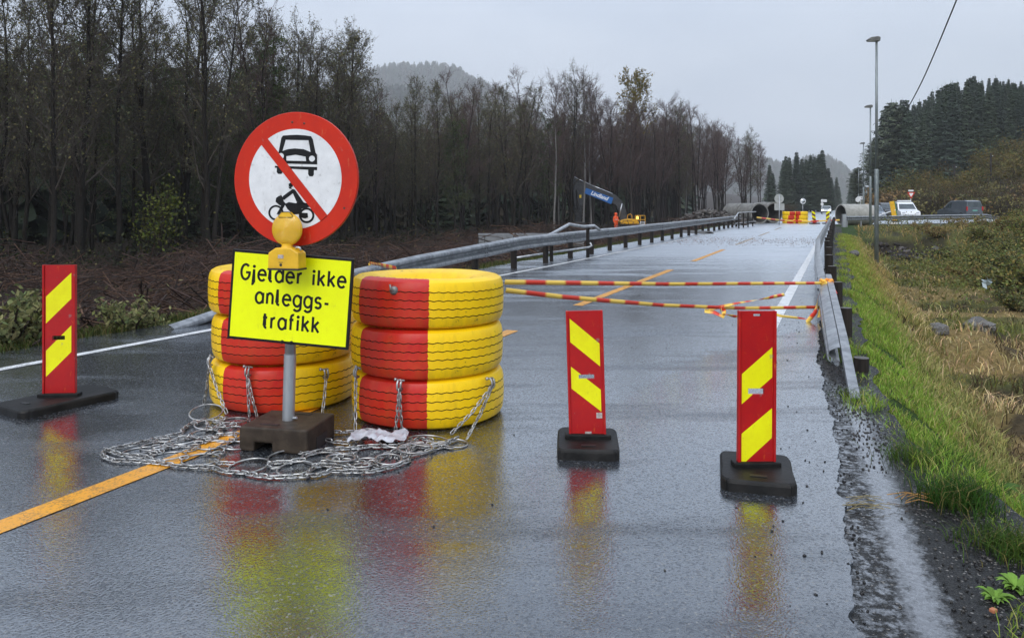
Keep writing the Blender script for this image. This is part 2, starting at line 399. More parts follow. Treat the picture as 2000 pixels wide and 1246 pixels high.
def zone_col(u, v):
    a = fbm(u * .35 + 5, v * .35 + 9); b = fbm(u * 1.3, v * 1.3 + 40)
    lush = np.array([.026, .05, .009]); straw = np.array([.19, .135, .055]); olive = np.array([.075, .075, .022]); soil = np.array([.022, .017, .013]); litter = np.array([.03, .021, .015])
    g0 = vg(u); t = (v - g0)
    c = np.ones(u.shape + (3,)) * litter
    rt = v > g0
    wl = (1 - sm(t, .9, 1.7 + .02 * u))[..., None]
    ws = (sm(a, .42, .55))[..., None]
    wo = sm(np.maximum(sm(u, 34, 44), sm(t, 5, 9)) + (b - .5) * .6, .35, .65)[..., None]
    base = straw * ws + olive * (1 - ws)
    base = base * (1 - wo) + (olive * (.6 + .9 * b[..., None])) * wo
    right = lush * wl + base * (1 - wl)
    hole = (sm(1 - ((u - 45.5) / 3.2) ** 2 - ((v - 3.4) / 2.4) ** 2, 0, .35))[..., None]
    dark = (sm(b, .58, .68) * (1 - wl[..., 0]))[..., None] * .8
    right = right * (1 - np.maximum(hole, dark)) + soil * np.maximum(hole, dark)
    c[rt] = right[rt]
    lg = ((v < -7.6) & (v > -8.5 + .5 * (b - .5)))
    c[lg] = np.array([.05, .065, .015])
    return c
VC = zone_col(UU.ravel(), VV.ravel())
idx = np.arange(nu * nv_).reshape(nu, nv_)
FC = np.stack([idx[:-1, :-1], idx[:-1, 1:], idx[1:, 1:], idx[1:, :-1]], -1).reshape(-1, 4)
GROUND = mat_attr('ground_soil', .85, 9, .5, .8, 14, .06)
link('ground', np_mesh('ground', np.stack([XX, YY, ZZ], -1).reshape(-1, 3), FC, VC, [GROUND], smooth=True))['kind'] = 'structure'

def strip(name, m, us, va, vb, z, nd=1):
    us = np.asarray(us, float); V = []; Fs = []
    a = va(us) if callable(va) else np.full(us.shape, va); b = vb(us) if callable(vb) else np.full(us.shape, vb)
    for i, u in enumerate(us):
        for k in range(nd + 1): V.append(UV(u, a[i] + (b[i] - a[i]) * k / nd, z))
    n = nd + 1
    for i in range(len(us) - 1):
        for k in range(nd): Fs.append((i * n + k, i * n + k + 1, (i + 1) * n + k + 1, (i + 1) * n + k))
    me = bpy.data.meshes.new(name); me.from_pydata(V, [], Fs); me.materials.append(m)
    o = link(name, me); o['kind'] = 'structure'; return o
def solid_edge(o, h):                       # gives a sheet a real rim
    bm = bmesh.new(); bm.from_mesh(o.data)
    r = bmesh.ops.extrude_edge_only(bm, edges=[e for e in bm.edges if e.is_boundary])
    for x in r['geom']:
        if isinstance(x, bmesh.types.BMVert): x.co.z -= h
    bmesh.ops.recalc_face_normals(bm, faces=bm.faces)
    if sum(f.normal.z for f in bm.faces) < 0: bmesh.ops.reverse_faces(bm, faces=bm.faces)
    bm.to_mesh(o.data); bm.free()
road_u = np.concatenate([np.arange(-60, 0, 4), np.arange(0, 9, .03), np.arange(9, 26, .08), np.arange(26, 62, .5), np.arange(62, 420, 6)])
edge = lambda u: ve(u) + (fbm(u * 3.1, u * 0 + 3) - .5) * .08 + (fbm(u * 14, u * 0 + 8) - .5) * .04
ledge = lambda u: -7.85 + (fbm(u * 1.3, u * 0 + 23) - .5) * .25
road = strip('road', ASPH, road_u, ledge, edge, 0.0); solid_edge(road, .05)
sh = strip('gravel_shoulder', m_shoulder(), np.concatenate([np.arange(-12, 0, 1), np.arange(0, 14, .1), np.arange(14, 62, 1)]), lambda u: ve(u) - .25, lambda u: vg(u) + .3 + (fbm(u * 2.3, u * 0 + 50) - .5) * .25, -.02, 3)
LW = m_line('white_line_paint', (.80, .81, .81), .55); LO = m_line('orange_line_paint', (.78, .34, .012), .55); LOF = m_line('worn_line_paint', (.55, .42, .28), 1.4)
vL = lambda u: np.interp(u, [0, 4.6, 16.6, 33, 60, 400], [-7.2, -7.07, -6.62, -6.35, -6.2, -6.2])
def marking(name, m, u0, u1, vc, wd):
    us = np.arange(u0, u1 + .01, .5 if u1 - u0 < 60 else 1.5); f = vc if callable(vc) else (lambda u: np.full(np.shape(u), vc))
    return strip(name, m, us, lambda u: f(u) - wd / 2, lambda u: f(u) + wd / 2, .004)
marking('edge_line', LW, -8, 300, vL, .12)
marking('edge_line', LW, 9.6, 300, -.76, .15)
for u0, u1 in ((-6, 8.7), (11, 18), (21, 27.3)): marking('centre_line', LO, u0, u1, -3.6, .15)
for u0, u1 in ((30.5, 37), (40, 46), (50, 56), (70, 76), (82, 88), (94, 100), (106, 112)): marking('centre_line', LOF, u0, u1, -3.6, .13)
# side road joining from the right beyond the ditch
V = []; Fs = []
for i, x in enumerate(np.arange(26, 130, 4.0)):
    for k, y in enumerate((61, 64, 70, 76)):
        yy = y + (x - 26) * .06; u, v = to_uv(x, yy)
        V.append((x, yy, float(max(.0, np.clip(v - 2, 0, 60) * .012)) + .02))
for i in range(len(np.arange(26, 130, 4.0)) - 1):
    for k in range(3): Fs.append((i * 4 + k, i * 4 + 4 + k, i * 4 + 5 + k, i * 4 + 1 + k))
me = bpy.data.meshes.new('side_road'); me.from_pydata(V, [], Fs); me.materials.append(ASPH); o = link('side_road', me); o['kind'] = 'structure'; solid_edge(o, .06)
def side_z(x, y): return float(max(0, np.clip(to_uv(x, y)[1] - 2, 0, 60) * .012)) + .02

# ------------------------------------------------------------------ tyres
def tyre_mesh(H=.338, RO=.545, n=216, amp=.0036, seed=0):
    prof = []                               # r, z, groove depth flag
    gz = [.085, .141, .197, .253]
    pts = [(.30, .055, 0), (.325, .03, 0), (.36, .018, 0), (.41, .006, 0), (.465, .0, 0), (.505, .007, 0), (.530, .022, 0), (.542, .046, 0)]
    for g in gz: pts += [(RO, g - .0032, 2), (RO - .011, g - .0018, 3), (RO - .011, g + .0018, 3), (RO, g + .0032, 2)]
    pts += [(r, H - z, 0) for r, z, _ in reversed(pts[:8])] + [(.285, H * .8, 0), (.285, H * .2, 0)]
    k = len(pts); V = np.zeros((k, n, 3)); a = np.arange(n) * 2 * np.pi / n
    tri = (np.abs((np.arange(n) % 4) - 2) - 1) * amp
    for i, (r, z, f) in enumerate(pts):
        rr = r + .004 * np.sin(3 * a + seed) + .003 * np.sin(5 * a + seed * 2) * (r > .5)
        if 8 <= i < 24: rr = rr + .006 * (1 - ((z - H / 2) / .12) ** 2)
        V[i, :, 0] = rr * np.cos(a); V[i, :, 1] = rr * np.sin(a); V[i, :, 2] = z + (tri if f else 0) + (.004 * np.sin(2 * a + seed) if z > .1 else 0)
    idx = np.arange(k * n).reshape(k, n); i2 = np.roll(idx, -1, 0); f = np.stack([idx, np.roll(idx, -1, 1), np.roll(i2, -1, 1), i2], -1)
    mi = np.zeros((k, n), int)
    for i in range(k):
        if pts[i][2] >= 2 and pts[(i + 1) % k][2] >= 2 and not (pts[i][2] == 2 and pts[(i + 1) % k][2] == 2): mi[i] = 1
    me = np_mesh('tyre', V.reshape(-1, 3), f.reshape(-1, 4), None, [TYRE, GROOVE], mi=mi.ravel(), smooth=False)
    bm = bmesh.new(); bm.from_mesh(me); bmesh.ops.recalc_face_normals(bm, faces=bm.faces); bm.to_mesh(me); bm.free()
    me.shade_smooth(); me.set_sharp_from_angle(angle=R(32)); return me
TH = .334
TMESH = [tyre_mesh(seed=s) for s in (0, 1.7, 3.1)]
SA, SB = Vector((-.610, 5.62, 0)), Vector((-1.785, 6.05, 0))       # right front stack, left rear stack
pos_word = ['lowest', 'middle', 'topmost']
def tyre(loc, rz, k, label, group):
    o = link('tyre', TMESH[k]); o.location = loc; o.rotation_euler = (rng.normal(0, .006), rng.normal(0, .006), rz)
    return tag(o, label, 'tyre', group)
for k in range(3):
    a = math.atan2(-SA.y, -SA.x)
    extra = ['tyre with chains shackled to its upper edge', 'tyre in the middle', 'tyre with a hook set in its red patch'][k]
    tyre(SA + Vector((rng.normal(0, .008), rng.normal(0, .006), k * TH)), a + [-.02, 0, .02][k], k,
         ['red and yellow tyre at the bottom of the stack right of the yellow panel', 'red and yellow tyre in the middle of the stack right of the yellow panel', 'red and yellow tyre with a hook in its tread on top of the right stack'][k], 'painted tyres stacked in the road')
    b = math.atan2(-SB.y, -SB.x) + .10
    tyre(SB + Vector((rng.normal(0, .01), rng.normal(0, .006), k * (TH + .01))), b + [.0, -.03, -.05][k], (k + 1) % 3,
         ['chained painted tyre at the bottom of the stack behind the sign pole', 'painted tyre in the middle of the stack behind the sign pole', 'painted tyre on top of the stack hidden behind the yellow panel'][k], 'painted tyres stacked in the road')
# the hook in the top tyre
mb = MB(); hx = PT(769, 568, 5.08)
mb.lathe([(0, 0), (.028, 0), (.03, .008), (.02, .014), (0, .016)], 16, Matrix.Translation(hx + Vector((0, .02, 0))) @ Matrix.Rotation(R(90), 4, 'X'))
mb.tube([hx + Vector((-.012, -.0, .0)), hx + Vector((-.014, -.03, .002)), hx + Vector((-.016, -.035, .02)), hx + Vector((-.02, -.03, .045))], .006, 6)
tag(mb.build('tyre_hook', m_metal('hook_steel', (.2, .19, .18), (.3, .28, .26)), smooth=True), 'small dark steel hook in the red patch of the top right tyre', 'hook')

# ------------------------------------------------------------------ marker boards
def marker_board(label, loc, rz, wd, ht, stripes, slot, lean, base, brz, top_slot=False, stickers=(), slot_dark=False, z0=.07):
    t = thing('marker_board', label, 'marker board', loc, rz, 'red and yellow marker boards')
    bm = bmesh.new()
    def X(fx): return (fx - .5) * wd
    def Z(fz): return z0 + ht * (1 - fz)
    xs = [0, 1]; zs = [0, 1]; holes = []
    sl = [slot] + ([(.39, .60, .018, .034)] if top_slot else [])
    for a, b, c, d in sl:
        r = min(.03, (b - a) * .15); xs += [a, b]; zs += [c, d]; holes.append((a, b, c, d))
    xs = sorted(set(xs)); zs = sorted(set(zs))
    g = {}
    def vert(i, j):
        if (i, j) not in g: g[i, j] = bm.verts.new((X(xs[i]), 0, Z(zs[j])))
        return g[i, j]
    for i in range(len(xs) - 1):
        for j in range(len(zs) - 1):
            cx, cz = (xs[i] + xs[i + 1]) / 2, (zs[j] + zs[j + 1]) / 2
            if any(a < cx < b and c < cz < d for a, b, c, d in holes): continue
            bm.faces.new([vert(i, j), vert(i, j + 1), vert(i + 1, j + 1), vert(i + 1, j)])
    # stripes: (fx0, fx1, z at left top, z at left bottom, z at right top, z at right bottom)
    for x0, x1, lt, lb, rt, rb in stripes:
        for (p, q) in (((x0, lt), (x1, rt)), ((x0, lb), (x1, rb)), ((x0, 0), (x0, 1)), ((x1, 0), (x1, 1))):
            P = Vector((X(p[0]), 0, Z(p[1]))); Q = Vector((X(q[0]), 0, Z(q[1]))); d = (Q - P); nrm = Vector((-d.z, 0, d.x))
            bmesh.ops.bisect_plane(bm, geom=bm.verts[:] + bm.edges[:] + bm.faces[:], plane_co=P, plane_no=nrm)
    for f in bm.faces:
        c = f.calc_center_median(); fx = c.x / wd + .5; fz = 1 - (c.z - z0) / ht; f.material_index = 0
        for x0, x1, lt, lb, rt, rb in stripes:
            if x0 < fx < x1:
                k = (fx - x0) / (x1 - x0)
                if lt + (rt - lt) * k < fz < lb + (rb - lb) * k: f.material_index = 1
    bmesh.ops.recalc_face_normals(bm, faces=bm.faces)
    if sum(f.normal.y for f in bm.faces) > 0: bmesh.ops.reverse_faces(bm, faces=bm.faces)
    r = bmesh.ops.extrude_face_region(bm, geom=bm.faces[:], use_keep_orig=True)
    for v in r['geom']:
        if isinstance(v, bmesh.types.BMVert): v.co.y += .022
    bmesh.ops.recalc_face_normals(bm, faces=bm.faces)
    me = bpy.data.meshes.new('board'); bm.to_mesh(me); bm.free(); me.materials.append(BRDRED); me.materials.append(BRDYEL)
    p = link('board', me, t); p.rotation_euler = (0, lean, 0)
    mb = MB()                               # raised rim along both long edges
    for sx in (-1, 1): mb.box((sx * (wd / 2 - .004), .008, z0 + ht / 2), (.014, .036, ht + .004))
    rim = mb.build('rim', BRDRED, p, bev=.004)
    for fx, fz, sw, sh_, m in stickers:
        mb = MB(); mb.box((X(fx), -.0015, Z(fz)), (sw, .003, sh_)); mb.build('sticker', m, p)
    # rubber foot: slab with bevelled edges, handle recess and socket ridge
    bl, bw, bh = base                        # length along local y', width
    M = Matrix.Rotation(brz, 3, 'Z'); mb = MB()
    n = 9; r0 = random.Random(len(label))
    out = []
    for i in range(40):
        a = 2 * math.pi * i / 40; ex = 10
        x = math.copysign(abs(math.cos(a)) ** (2 / ex), math.cos(a)) * bw / 2; y = math.copysign(abs(math.sin(a)) ** (2 / ex), math.sin(a)) * bl / 2
        out.append((x + r0.uniform(-.004, .004), y + r0.uniform(-.004, .004)))
    rings = [(1.0, 0), (1.0, bh * .5), (.985, bh * .62), (.95, bh * .68 + .004)]
    vs = [M @ Vector((x * k, y * k, z)) for k, z in rings for x, y in out]
    fs = [(i * 40 + j, i * 40 + (j + 1) % 40, (i + 1) * 40 + (j + 1) % 40, (i + 1) * 40 + j) for i in range(3) for j in range(40)]
    mb.add(vs, fs + [tuple(range(40))[::-1], tuple(120 + j for j in range(40))])
    b = mb.build('rubber_base', RUBBER, t)
    mb = MB(); mb.box((0, .011, bh * .8), (wd * 1.28, .075, bh * .45)); mb.build('socket', RUBBER, b, bev=.008)
    mb = MB(); q = M @ Vector((0, -bl * .33, 0)); mb.box((q.x, q.y, bh * .69 + .006), (.085, .03, .004), M); mb.build('handle_recess', BLACKP, b)
    return t
LBL = mat('pale_label', (.5, .45, .42), (.3, .25, .24), sc=60, rough=.4)
marker_board('narrow marker board with rising stripes on the far left of the road', (-3.42, 5.80, 0), .08, .232, .99,
    [(.09, .88, .24, .444, .059, .257), (.09, .88, .652, .85, .46, .663)], (.28, .68, .538, .572), 0, (.74, .42, .085), -.62, z0=.062)
marker_board('short marker board with falling stripes, the middle of the three in front', (.470, 4.75, 0), -.05, .222, .765,
    [(.09, .90, .06, .25, .265, .45), (.09, .90, .448, .625, .638, .815)], (.30, .73, .514, .55), -.028, (.47, .375, .09), -.03,
    stickers=[(.84, .845, .036, .034, LBL), (.52, .983, .04, .014, LBL)], z0=.085)
marker_board('tall marker board with rising stripes nearest the right edge of the road', (1.350, 4.24, 0), .03, .205, .835,
    [(.085, .91, .415, .614, .237, .437), (.085, .91, .809, 1.02, .640, .836)], (.26, .70, .51, .55), .006, (.50, .385, .088), .22 - .5, top_slot=True, z0=.083)
# ------------------------------------------------------------------ the sign in front of the tyres
base_rz = -.19
def arc(cx, cz, rx, rz_, a0, a1, n=14): return [(cx + rx * math.cos(R(a0 + (a1 - a0) * i / n)), cz + rz_ * math.sin(R(a0 + (a1 - a0) * i / n))) for i in range(n + 1)]
GLY = {'G': (.80, [arc(.42, .70, .42, .70, 48, 345, 26) + [(.82, .66), (.46, .66)]]), 'j': (.26, [[(.13, 1.0), (.13, -.22)] + arc(-.07, -.22, .20, .18, 0, -85, 8)], [(.13, 1.27)]),
       'e': (.74, [[(.02, .54), (.72, .54)] + arc(.37, .5, .36, .5, 8, 318, 24)]), 'l': (.34, [[(.08, 1.42), (.08, .2)] + arc(.26, .2, .18, .2, 180, 270, 6) + [(.32, 0)]]), 'd': (.74, [arc(.36, .5, .35, .5, 30, 330, 24), [(.71, 1.42), (.71, 0)]]),
       'r': (.46, [[(.08, 1.0), (.08, 0)], arc(.40, .62, .32, .36, 180, 85, 10)]), 'i': (.18, [[(.09, 1.0), (.09, 0)]], [(.09, 1.27)]), 'k': (.66, [[(.08, 1.42), (.08, 0)], [(.62, 1.0), (.11, .42)], [(.26, .58), (.66, 0)]]),
       'a': (.74, [arc(.36, .5, .35, .5, 30, 330, 24), [(.71, 1.0), (.71, 0)]]), 'n': (.68, [[(.08, 1.0), (.08, 0)], arc(.35, .60, .27, .40, 180, 0, 14) + [(.62, 0)]]), 'g': (.74, [arc(.36, .5, .35, .5, 30, 330, 24), [(.71, 1.0), (.71, -.08)] + arc(.37, -.10, .34, .32, 0, -150, 14)]),
       's': (.60, [arc(.30, .74, .25, .25, 25, 250, 14) + arc(.30, .26, .26, .25, 80, -155, 16)]), 't': (.46, [[(.18, 1.32), (.18, .22)] + arc(.38, .22, .20, .22, 180, 275, 8), [(0, .96), (.42, .96)]]),
       'f': (.44, [arc(.38, 1.18, .22, .24, 75, 180, 8) + [(.16, 0)], [(0, .96), (.40, .96)]]), '-': (.44, [[(.02, .48), (.40, .48)]]), ' ': (.42, [])}
def circ_(cx, cz, r, n=14): return [(cx + r * math.cos(2 * math.pi * i / n), cz + r * math.sin(2 * math.pi * i / n)) for i in range(n)]
def stroke_text(body, width, parent, loc, xh=.067, w_=.0150):
    adv = sum(GLY[c][0] for c in body) * xh; gap = (width - adv) / (len(body) - 1); x = -width / 2; mb = MB(); kk = [0]
    def stroke(pts):
        P = [Vector(p) for p in pts]; Lf = []; Rt = []; kk[0] += 1; M = Matrix.Translation((0, -.0001 * (kk[0] % 3), 0))
        for i, p in enumerate(P):
            d0 = (p - P[i - 1]).normalized() if i else (P[1] - P[0]).normalized(); d1 = (P[i + 1] - p).normalized() if i < len(P) - 1 else d0
            n0 = Vector((-d0.y, d0.x)); n1 = Vector((-d1.y, d1.x)); m = (n0 + n1).normalized() if (n0 + n1).length > .3 else n1
            k = min(1.6, 1 / max(.5, m.dot(n1))); Lf.append(p + m * k * w_ / 2); Rt.append(p - m * k * w_ / 2)
        n = len(P); fr = [M @ Vector((q.x, 0, q.y)) for q in Lf + Rt]; bk_ = [q + Vector((0, .0015, 0)) for q in fr]
        fs = []
        for i in range(n - 1): fs += [(i, i + 1, n + i + 1, n + i), (2 * n + i, 3 * n + i, 3 * n + i + 1, 2 * n + i + 1), (i, 2 * n + i, 2 * n + i + 1, i + 1), (n + i, n + i + 1, 3 * n + i + 1, 3 * n + i)]
        fs += [(0, n, 3 * n, 2 * n), (n - 1, 3 * n - 1, 4 * n - 1, 2 * n - 1)]; mb.add(fr + bk_, fs)
    for c in body:
        g_ = GLY[c]
        for s in g_[1]: stroke([(x + a * xh, b * xh) for a, b in s])
        for q in (g_[2] if len(g_) > 2 else []): mb.prism(circ_(x + q[0] * xh, q[1] * xh, .0102), Matrix.Identity(4), .0015)
        x += g_[0] * xh + gap
    o = mb.build('lettering', SIGNBLK, parent); o.location = loc; return o
sg = thing('road_sign', 'round no motor vehicles sign over yellow text panel on a steel pole', 'road sign', (-1.415, 4.86, 0))
M3 = Matrix.Rotation(base_rz, 3, 'Z')
bb = bmesh.new(); bmesh.ops.create_cube(bb, size=1)
mb = MB()
W2, D2, H2 = .45, .40, .148
prof = [(-W2/2, 0), (-W2*.28, 0), (-W2*.28, .055), (-W2*.02, .055), (-W2*.02, 0), (W2/2, 0), (W2/2, H2), (-W2/2, H2)]
a = [M3 @ Vector((x, -D2 / 2, z)) for x, z in prof]; b_ = [M3 @ Vector((x, D2 / 2, z)) for x, z in prof]
mb.add(a + b_, [tuple(range(8)), tuple(range(15, 7, -1))] + [(i, i + 8, (i + 1) % 8 + 8, (i + 1) % 8) for i in range(8)])
FOOT = mat('brown_recycled_plastic', (.030, .021, .014), (.055, .040, .028), sc=14, rough=.55, bump=.5, bsc=130, bd=.003, dirt=(.015, .012, .01), dsc=6)
ft = mb.build('foot_block', FOOT, sg, bev=.016, seg=3)
for q, d_ in (((-.06, -.125, H2 + .001), (.12, .026, .004)), ((.03, .14, H2 + .001), (.12, .026, .004)), ((W2/2 + .001, .0, .035), (.004, .15, .07))):
    mb = MB(); mb.box(M3 @ Vector(q), d_, M3); mb.build('slot', BLACKP, ft)
ft.data.materials[0].node_tree.nodes['Principled BSDF'].inputs['Specular IOR Level'].default_value = .25
lean = Vector((.026, 0, 1)).normalized()
mb = MB(); mb.tube([Vector((0, 0, .14)) , lean * 2.05], .034, 20); pole = mb.build('pole', m_metal('pole_steel', (.34, .35, .36), (.5, .51, .52), rough=.38), sg, smooth=False)
pole.data.shade_smooth()
mb = MB(); mb.tube([Vector((0, 0, .142)), Vector((0, 0, .142)) + lean * .42], .0375, 20); mb.tube([Vector((.03, -.01, .16)), Vector((.06, -.02, .165))], .009, 8); mb.build('pole_sleeve', GALV, sg)
yaw = -.20
# text panel
PW, PH = .795, .565
pc = PT(566.5, 584, 4.79) - Vector((-1.415, 4.86, 0))
pn = bpy.data.objects.new('text_panel', None)
mb = MB(); mb.m = 0; mb.box((0, .006, 0), (PW, .016, PH)); tp = mb.build('text_panel', [SIGNBLK], sg, bev=.004)
tp.location = pc; tp.rotation_euler = (0, R(4.0), -.13)
mb = MB(); mb.box((0, -.003, 0), (PW - .036, .003, PH - .036)); fp = mb.build('yellow_face', FLUOR, tp)
for body, z, sz, x in (('Gjelder ikke', .1335, .126, .016), ('anleggs-', -.008, .126, .02), ('trafikk', -.158, .126, .02)):
    stroke_text(body, {'Gjelder ikke': .682, 'anleggs-': .478, 'trafikk': .366}[body], tp, (x - .004, -.0055, z - .034))
for sx in (-.03, .03): mb = MB(); mb.lathe([(0, 0), (.012, 0), (.012, .006), (0, .008)], 10, Matrix.Translation((sx, -.004, -PH / 2 + .012)) @ Matrix.Rotation(R(90), 4, 'X')); mb.build('bolt', SIGNBLK, tp)
# round sign
RD = .410
rs_loc = PT(576.5, 350, 4.74) - Vector((-1.415, 4.86, 0))
MX = Matrix.Rotation(R(90), 4, 'X')
mb = MB(); mb.lathe([(0, .004), (RD, .004), (RD + .003, .0), (RD + .003, -.016), (RD - .01, -.018), (0, -.018)], 96, MX)
rs = mb.build('round_sign', SIGNRED, sg); rs.location = rs_loc; rs.rotation_euler = (0, R(2), -.20)
def NN(px, py): return ((px - 524) / 361 * RD, -(py - 442) / 386 * RD)
mb = MB()                                   # white disc, cut in two by the red bar
def clip(poly, p, n):
    o = []
    for i in range(len(poly)):
        A, B = poly[i], poly[(i + 1) % len(poly)]; da = (A[0] - p[0]) * n[0] + (A[1] - p[1]) * n[1]; db = (B[0] - p[0]) * n[0] + (B[1] - p[1]) * n[1]
        if da >= 0: o.append(A)
        if da * db < 0: k = da / (da - db); o.append((A[0] + (B[0] - A[0]) * k, A[1] + (B[1] - A[1]) * k))
    return o
circ = lambda r, n=96, c=(0, 0): [(c[0] + r * math.cos(2 * math.pi * i / n), c[1] + r * math.sin(2 * math.pi * i / n)) for i in range(n)]
u1, u2, l1, l2 = NN(358, 213), NN(722, 645), NN(323, 250), NN(688, 685)
dd = Vector((u2[0] - u1[0], u2[1] - u1[1])).normalized(); nn = (-dd.y, dd.x)
white = circ(.752 * RD)
def plate(poly, y, th=.0012):
    mb.prism(poly, Matrix.Translation((0, y, 0)), th)
for p, n in ((u1, nn), (l1, (-nn[0], -nn[1]))): plate(clip(white, p, n), -.0058, .0015)
wf = mb.build('white_face', WHITEP, rs)
def sub(polys, y, name, m, halves=True):
    global mb
    mb = MB()
    for P in polys:
        P = [NN(*q) for q in P]
        plate(P, y)
    return mb.build(name, m, rs, tri=True)
def ring(cx, cy, r0, r1, n=40):
    a = [(cx + r1 * math.cos(2 * math.pi * i / n), cy + r1 * math.sin(2 * math.pi * i / n)) for i in range(n)]
    b = [(cx + r0 * math.cos(2 * math.pi * i / n), cy + r0 * math.sin(2 * math.pi * i / n)) for i in range(n)]
    return [[a[i], a[(i + 1) % n], b[(i + 1) % n], b[i]] for i in range(n)]
def dots(cx, cy, r, n=28): return [[(cx + r * math.cos(2 * math.pi * i / n), cy + r * math.sin(2 * math.pi * i / n)) for i in range(n)]]
def arc_band(pts_a, pts_b): return [[pts_a[i], pts_a[i + 1], pts_b[i + 1], pts_b[i]] for i in range(len(pts_a) - 1)]
car = [[(447, 192), (490, 188), (530, 186), (572, 188), (612, 193), (621, 208), (596, 216), (463, 216), (438, 206)],   # roof
       [(438, 205), (464, 215), (446, 284), (420, 300), (425, 285)], [(598, 215), (622, 208), (641, 286), (652, 302), (612, 284)]]   # pillars
car += arc_band([(446, 282), (480, 270), (520, 265), (570, 268), (612, 284)], [(446, 312), (470, 311), (525, 301), (584, 311), (620, 312)])
car += [[(420, 299), (446, 284), (446, 312), (470, 311), (472, 338), (418, 350)], [(612, 284), (650, 300), (653, 350), (588, 338), (584, 311), (610, 312)],
        [(470, 337), (588, 337), (653, 348), (653, 354), (418, 354), (418, 348)],
        [(405, 369), (653, 369), (653, 388), (405, 380)], [(417, 378), (450, 384), (450, 408), (444, 415), (425, 415), (417, 404)], [(602, 384), (635, 384), (635, 414), (628, 424), (610, 424), (602, 412)]]
moto = ring(420, 642, 34, 45) + ring(601, 650, 33, 45) + dots(503, 478, 13) + [
    [(490, 470), (516, 466), (522, 478), (508, 480), (496, 484)], [(488, 488), (505, 492), (512, 500), (496, 500)],
    [(515, 500), (528, 504), (580, 574), (604, 586), (548, 590), (516, 524)], [(515, 500), (520, 522), (466, 566), (454, 556), (460, 542)],
    [(432, 545), (448, 538), (458, 552), (464, 574), (478, 588), (462, 606), (438, 596), (416, 578), (418, 556)],
    [(470, 590), (494, 577), (536, 582), (548, 576), (604, 580), (632, 584), (646, 600), (612, 602), (572, 612), (556, 644), (520, 648), (486, 616)],
    [(452, 596), (470, 600), (440, 650), (424, 650)], [(560, 650), (572, 636), (606, 636), (610, 662), (592, 668), (566, 664)]]
sub(car, -.0075, 'car_symbol', SIGNBLK); sub(moto, -.0075, 'motorcycle_symbol', SIGNBLK)
sub(dots(622, 322, 17), -.009, 'headlamp_mark', WHITEP); sub(dots(440, 311, 17), -.009, 'headlamp_mark', WHITEP)
# the red bar lies over the symbols
mb = MB(); bar = clip(clip(circ(.755 * RD), u1, (-nn[0], -nn[1])), l1, nn); plate(bar, -.0105, .003); mb.build('slash', SIGNRED, rs)
for q in ((498, 113), (568, 119), (815, 600)):
    mb = MB(); x, z = NN(*q); mb.lathe([(0, .004), (.006, .003), (.008, 0)], 10, Matrix.Translation((x, -.004, z)) @ MX)
    mb.build('rivet', mat('rivet', (.12, .03, .02), rough=.4), rs)
# flashing lamp hung on the pole in front
lp_loc = PT(561, 502, 4.66)
lamp = thing('warning_lamp', 'yellow warning lamp with round lens hung before the text panel', 'warning lamp', lp_loc, -.22)
YPL = mat('yellow_lamp_plastic', (.80, .47, .012), (.70, .40, .01), sc=6, rough=.4, coat=.3, dirt=(.2, .1, .02), dsc=8, damt=.3)
mb = MB()
bw, bd_ = .102, .05
pr = [(-bw, -.068), (bw, -.068), (bw - .003, .028), (bw * .5, .058), (-bw * .5, .058), (-bw + .003, .028)]
mb.prism(pr, Matrix.Translation((0, -bd_, 0)), bd_ * 2); mb.build('battery_case', YPL, lamp, bev=.008)
mb = MB(); mb.box((0, 0, -.072), (bw * 2 + .004, bd_ * 2 + .004, .012)); mb.build('bottom_trim', BLACKP, lamp, bev=.003)
mb = MB(); mb.lathe([(.038, .055), (.032, .068), (.034, .082)], 24); mb.build('neck', YPL, lamp, smooth=True)
b = NB('amber_lens'); oo = b.obj(); ss = b.sep(oo)
rr = b.math('SQRT', b.math('ADD', b.math('MULTIPLY', ss[0], ss[0]), b.math('POWER', b.math('SUBTRACT', ss[2], .17), 2.0)))
rg = b.math('SINE', b.math('MULTIPLY', rr, 900.0))
b.col(b.mix(b.ramp(b.noise(oo, 14, 3), .4, .6), (.86, .52, .02), (.78, .45, .015))); b.set(Roughness=.3, Coat_Weight=.5, Coat_Roughness=.1, Subsurface_Weight=.3, Transmission_Weight=.12)
b.b.inputs['Subsurface Radius'].default_value = (.02, .01, .002); b.bump(rg, .5, .0015)
mb = MB(); prof = []
for i in range(15): q = math.pi * i / 14; prof.append((.101 * math.sin(q), .034 * math.cos(q)))
mb.lathe(prof, 48, Matrix.Translation((0, 0, .168)) @ MX); ln = mb.build('lens', b.m, lamp, smooth=True)
mb = MB(); mb.prism([(-.044, .240), (.044, .240), (.046, .252), (.026, .272), (-.026, .272), (-.046, .252)], Matrix.Translation((0, -.022, 0)), .03); mb.build('lens_clip', YPL, lamp, bev=.003)
mb = MB(); mb.tube([(-.044, -.024, .24), (.044, -.024, .24), (.047, -.024, .252), (.026, -.024, .273), (-.026, -.024, .273), (-.047, -.024, .252)], .002, 5, closed=True); mb.build('clip_outline', BLACKP, lamp)
mb = MB(); mb.box((-.015, -bd_ - .001, .005), (.036, .003, .022)); mb.build('rating_label', LBL, lamp)
mb = MB(); mb.lathe([(0, .003), (.008, .003), (.009, 0)], 14, Matrix.Translation((-.015, -bd_, -.045)) @ MX); mb.box((-.015, -bd_ - .001, -.03), (.026, .002, .003)); mb.build('switch', BLACKP, lamp)
mb = MB(); mb.tube([(.06, -.01, .05), (.07, -.012, .06), (.09, -.012, .058), (.097, -.01, .04)], .006, 8); mb.build('lock_bolt', GALV, lamp, smooth=True)

